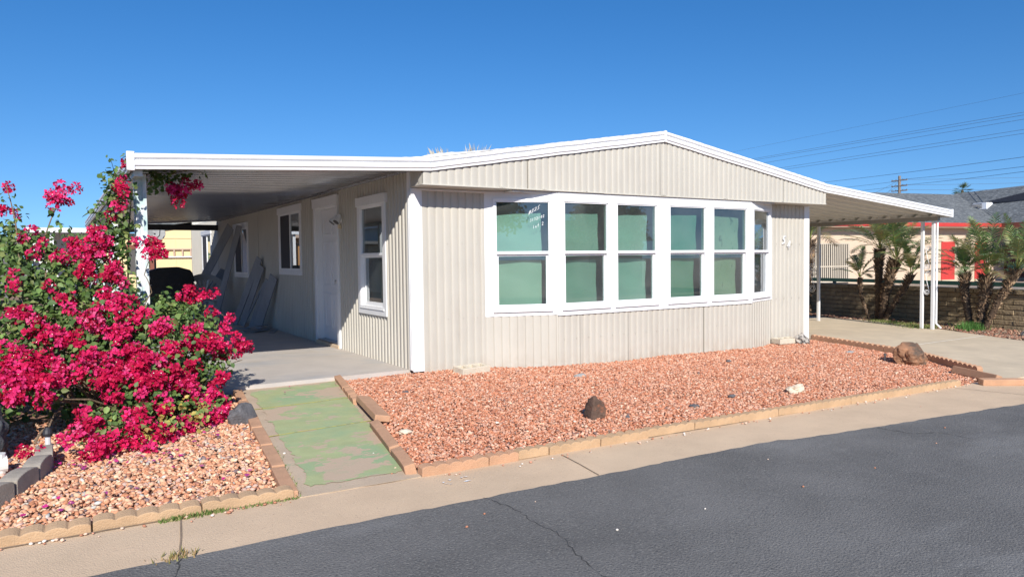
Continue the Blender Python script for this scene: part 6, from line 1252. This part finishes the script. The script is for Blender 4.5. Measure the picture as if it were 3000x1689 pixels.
ch = empty('plastic_chair', (-.7,10.0,.03), 'white resin chair with a slotted fan shaped back beside the grill', 'chair')
def chair():
    cx, cy = -.70, 9.9; rn = random.Random(1)
    # back: fan ring with slats
    def P(a, r, t=0): return (cx+math.sin(a)*r*1.02, cy-.0+t-.10*(r*math.cos(a)), .50+math.cos(a)*r*1.06)
    def band(r0, r1, a0, a1, n=20):
        mb = MB(); rings = []
        for k in range(n+1):
            a = a0+(a1-a0)*k/n; rings.append([P(a,r0),P(a,r1),P(a,r1,.02),P(a,r0,.02)])
        mb.extrude_path(None, rings, closed=True); return mb
    mb = band(.42,.54,-1.15,1.15,26); 
    mb2 = MB()
    for k in range(8):
        a = -.80+k*.2286
        mb2.extrude_path(None, [[P(a-.045,.12),P(a+.045,.12),P(a+.045,.12,.02),P(a-.045,.12,.02)],[P(a-.062,.43),P(a+.062,.43),P(a+.062,.43,.02),P(a-.062,.43,.02)]], closed=True)
    for f in (mb2,): 
        k0 = len(mb.v); mb.v += f.v; mb.f += [tuple(i+k0 for i in q) for q in f.f]
    f = band(.0,.14,-1.5,1.5,10); k0 = len(mb.v); mb.v += f.v; mb.f += [tuple(i+k0 for i in q) for q in f.f]
    mb.build('backrest', M['resin'], ch, bevel=.004)
    mb = MB(); mb.prism([(cx-.24,cy+.0,.44),(cx+.24,cy+.0,.44),(cx+.27,cy-.46,.45),(cx-.27,cy-.46,.45)], (0,0,.025)); mb.build('seat', M['resin'], ch, bevel=.01)
    for s in (-1,1):
        for y, zt in ((cy+.0,.46),(cy-.44,.45)):
            mb = MB(); mb.tube([(cx+s*.30,y+(.04 if y==cy else -.02),.035),(cx+s*.24,y,zt)], [.022,.032], 8); mb.build('leg', M['resin'], ch)
        mb = MB(); mb.tube([(cx+s*.40,cy-.02,.70),(cx+s*.33,cy-.2,.665),(cx+s*.31,cy-.42,.655),(cx+s*.29,cy-.45,.45)], .022, 8); mb.build('armrest', M['resin'], ch, smooth=True)
chair()

def lean_board(foot, top, w, t, label, m=None, face=(1,.0)):
    """board from a foot on the slab to a top on the wall; w runs along the wall"""
    f, tp = Vector(foot), Vector(top); ax = (tp-f); L = ax.length; ax.normalize(); wd = Vector((.45,-.89,0)); f.x -= w*.22; wd = (wd-ax*wd.dot(ax)).normalized(); n = ax.cross(wd)
    mb = MB(); mb.obox(f, wd, n, ax, -w/2, w/2, -t/2, t/2, 0, L); o = mb.build('trim_board', m or M['board'], bevel=.002, base=f)
    return tag(o, label, 'board', 'trim boards leaning on the side wall')
lean_board((-.95,10.9,.04),(-.09,9.55,2.13),.26,.015,'widest long board leaning beside the far patio window, rear one')
lean_board((-.62,8.9,.04),(-.08,8.75,2.12),.18,.015,'long board leaning across the far patio window, front one')
lean_board((-.80,10.3,.04),(-.08,10.35,1.15),.34,.012,'broad short panel leaning on the wall behind the plastic chair')
lean_board((-.42,7.85,.04),(-.06,7.10,1.40),.16,.02,'tallest board of the short leaning stack between the patio windows')
lean_board((-.34,7.55,.04),(-.05,6.95,1.24),.15,.02,'second board of the short leaning stack between the patio windows')
lean_board((-.40,7.25,.04),(-.06,6.85,.92),.035,.02,'thin pale strip in the short leaning stack')
lean_board((-.30,6.95,.04),(-.05,6.55,.98),.12,.02,'narrow board near the front of the leaning stack')
lean_board((-.24,6.62,.04),(-.05,6.00,1.05),.20,.02,'frontmost wide board of the leaning stack')
rn = random.Random(10); sl = ['flat offcut nearest the wall on the patio floor','long flat offcut lying across the scrap pile','short offcut at the front of the scrap pile','narrow offcut on the left of the scrap pile','broken offcut at the back of the scrap pile','small offcut between the others in the scrap pile']
for k,(x,y,a,l,w) in enumerate([(-.20,5.75,1.2,.62,.10),(-.32,6.05,.9,.75,.08),(-.48,5.85,.2,.45,.09),(-.62,6.3,1.9,.5,.06),(-.35,6.4,.5,.5,.1),(-.42,6.1,2.5,.3,.07)]):
    e = Vector((math.cos(a),math.sin(a),rn.uniform(.0,.05))).normalized(); s_ = Vector((0,0,1)).cross(e).normalized(); u_ = e.cross(s_); o = Vector((x,y,.042+.014*k)); mb = MB(); mb.obox(o, e, s_, u_, -l/2,l/2,-w/2,w/2,0,.012)
    tag(mb.build('offcut', M['board'], base=o), sl[k], 'offcut', 'board offcuts on the patio floor')
mb = MB(); mb.box(-1.06,-.80,9.75,10.1,.04,.17); mb.box(-1.07,-.79,9.74,10.11,.17,.19); tag(mb.build('storage_tray', M['darkmetal'], base=(-.93,9.9,.04)), 'low black tray on the slab between grill and chair', 'tray')

# ------------------------------------------------------------------ behind the patio
sh_ = empty('cream_building', (0,24,0), 'pale yellow panelled building behind the end of the patio', 'building')
mb = MB(); mb.prism([(-.28,24,-.05),(3.2,24,-.05),(3.2,24,3.15),(.09,24,2.70),(-.28,24,2.66)], (0,5,0)); mb.build('wall', M['yellow'], sh_)
mb = MB(); mb.box(-.28,3.2,23.975,24,2.30,2.36); mb.box(.52,.535,23.985,24,0,2.29); mb.box(1.7,1.715,23.985,24,0,2.29); mb.build('batten', M['yellow'], sh_)
mb = MB(); mb.prism([(-3.0,23.7,2.50),(.15,23.7,2.80),(3.6,23.7,3.35),(3.6,23.7,3.45),(.15,23.7,2.92),(-3.0,23.7,2.62)], (0,5.6,0)); mb.build('roof', M['shingle'], sh_)
mb = MB(); mb.box(-.42,-.28,23.9,24.1,0,2.62); mb.build('door_post', M['brown'], sh_)
mb = MB(); mb.box(-3.0,-.42,24.3,24.4,0,2.5); w_ = mb.build('wall', M['yellow'], sh_)
mb = MB(); mb.box(-1.2,-.5,24.27,24.3,.9,1.9); wi = mb.build('window', M['darkgap'], sh_)
mb = MB(); mb.box(-1.25,-.45,24.24,24.3,1.88,2.05); mb.build('awning', M['brown'], sh_)
la = empty('ladder', (.6,23.9,1.6), 'aluminium ladder hung sideways on the pale yellow wall', 'ladder')
for z in (1.87,1.56):
    mb = MB(); mb.box(-.05,2.6,23.90,23.95,z-.025,z+.025); mb.build('side_rail', M['pinkstucco'] if z>1.7 else M['white'], la)
for k in range(8):
    mb = MB(); x = .12+k*.31; mb.box(x,x+.05,23.90,23.95,1.58,1.85); mb.build('rung', M['pinkstucco'], la)
sd = empty('satellite_dish', (-1.33,13.2,0), 'grey satellite dish on a mast beyond the patio slab', 'satellite dish')
mb = MB(); c = Vector((-1.33,13.1,2.14)); ax = Vector((.25,-.85,.45)).normalized(); s_ = ax.cross(Vector((0,0,1))).normalized(); u_ = s_.cross(ax); rings = []
for k in range(7):
    r = .25*k/6+.001; rings.append([c+ax*(-.10*(1-(r/.25)**2)) + s_*math.cos(2*PI*j/28)*r*1.05+u_*math.sin(2*PI*j/28)*r for j in range(28)])
mb.extrude_path(None, rings, closed=True, caps=False); dish = mb.build('dish', M['grey_rock'], sd, smooth=True); so = dish.modifiers.new('solid','SOLIDIFY'); so.thickness = .008
mb = MB(); mb.tube([c+ax*-.08-u_*.18, c+ax*.20-u_*.22, c+ax*.34-u_*.05], .012, 6); mb.build('feed_arm', M['darkmetal'], sd)
mb = MB(); mb.tube([(-1.33,13.25,0),(-1.33,13.25,1.95),(-1.33,13.18,2.1)], .022, 8); mb.build('mast', M['darkmetal'], sd)
fl = empty('flower_pot', (-1.55,16,0), 'white pot of green plants seen behind the black grill cover', 'potted plant')
mb = MB(); mb.tube([(-1.0,20,0.75),(-1.0,20,1.12)], [.14,.2], 12); mb.tube([(-1.0,20,0),(-1.0,20,.75)], [.2,.2], 12); mb.build('pot', M['white'], fl)
leaf_cloud('foliage', [(-1.0,20,1.35,.22),(-1.1,20,1.6,.15)], 14, .08, LEAFC, M['leaf'], fl, 9)

nw = empty('neighbour_carport', (-4,18,0), 'white carport with a flat fascia behind the flowering bush', 'carport')
mb = MB(); mb.box(-4.3,-2.2,17.9,18.0,2.28,2.42); mb.box(-4.3,-2.2,18.0,22,2.36,2.42); mb.build('roof', M['fascia'], nw)
for x in (-3.68,-2.62): mb = MB(); mb.box(x,x+.1,18.02,18.12,-.05,2.36); mb.build('post', M['white'], nw)
mb = MB(); mb.box(-4.2,-2.2,21.9,22,0,2.36); mb.build('wall', M['white'], nw)
pt = empty('patio_shelter', (-6,18,0), 'dark grey flat shelter roof at the far left edge', 'shelter')
mb = MB(); mb.box(-9,-4.40,17.5,21,1.93,2.04); mb.build('roof', M['greypaint'], pt)
for x in (-4.82,-7.5): mb = MB(); mb.box(x,x+.10,17.6,17.7,-.05,1.93); mb.build('post', M['greypaint'], pt)
ob = empty('tan_house', (-8,26,0), 'orange tan wall of a house beyond the dark shelter', 'house')
mb = MB(); mb.box(-16,-6.0,26,32,-.1,2.4); mb.build('wall', M['orange'], ob)
mb = MB(); mb.box(-16.3,-5.8,25.7,32.3,2.4,2.55); mb.build('roof', M['pinkstucco'], ob)
def round_tree(x, y, h, r, label, seed, cols=LEAFC):
    t = empty('tree', (x,y,0), label, 'tree'); rn = random.Random(seed)
    mb = MB(); mb.tube([(x,y,-.1),(x+.1,y,h*.4),(x,y,h*.65)], [r*.12,r*.09,r*.05], 8)
    balls = []
    for k in range(16):
        a = rn.uniform(0,2*PI); q = rn.uniform(.1,.85)*r; c = (x+math.cos(a)*q, y+math.sin(a)*q, h*.62+rn.uniform(-.3,.45)*r*1.0, r*rn.uniform(.25,.42)); balls.append(c)
        mb.tube([(x,y,h*.4),((x+c[0])/2,(y+c[1])/2,h*.55),c[:3]], [r*.04,r*.03,r*.015], 5)
    mb.build('trunk', M['bark'], t); leaf_cloud('crown', balls, 90/ (r*10)**1.2*6, .16, cols, M['leaf'], t, seed, kmin=120); return t
round_tree(-9.5,40,3.0,1.8,'dark green tree beyond the far left houses',1)
round_tree(-6.6,44,3.0,1.6,'low green tree behind the white carport',2)
round_tree(-3.6,46,3.2,1.7,'green tree seen between the flowering bush and the patio cover',3)
tags_done = True

# the home next door on the left, out of frame but mirrored in the patio windows and shading the patio
nh = empty('next_door_home', (-9.5,9,0), 'pale mobile home on the next lot, just outside the left picture edge', 'mobile home')
mb = MB(); mb.box(-14,-7.2,3.5,25,-.05,2.6); mb.build('wall', M['siding'], nh)
mb = MB(); mb.prism([(-14.3,3.2,2.6),(-7.0,3.2,2.6),(-7.0,3.2,2.7),(-10.6,3.2,3.2),(-14.3,3.2,2.7)], (0,22.1,0)); mb.build('roof', M['fascia'], nh)
for y in (6,9.5,13,16.5):
    mb = MB(); mb.box(-7.2,-7.15,y,y+1.3,1.0,2.1); mb.build('window', M['darkgap'], nh)

# across the street, behind the photographer: what the bay windows mirror
ah = empty('street_home', (14,-27,-.3), 'low tan home across the street, seen only mirrored in the windows', 'house')
mb = MB(); mb.box(2,26,-34,-25,-.6,2.3); mb.build('wall', M['pinkstucco'], ah)
mb = MB(); mb.prism([(1.4,-24.4,2.3),(1.4,-29.5,3.7),(1.4,-34.6,2.3)], (25.2,0,0)); mb.build('roof', M['shingle'], ah)
for x in (5,10,17,22): mb = MB(); mb.box(x,x+1.5,-25,-24.95,.7,1.8); mb.build('window', M['darkgap'], ah)
round_tree(6,-23.5,6.0,2.6,'round green street tree mirrored in the left bay windows',11)
round_tree(21,-22.5,5.2,2.2,'smaller street tree mirrored in the right bay windows',12)
round_tree(-3,-26,6.5,2.8,'tall street tree across the road left of the tan home',13)
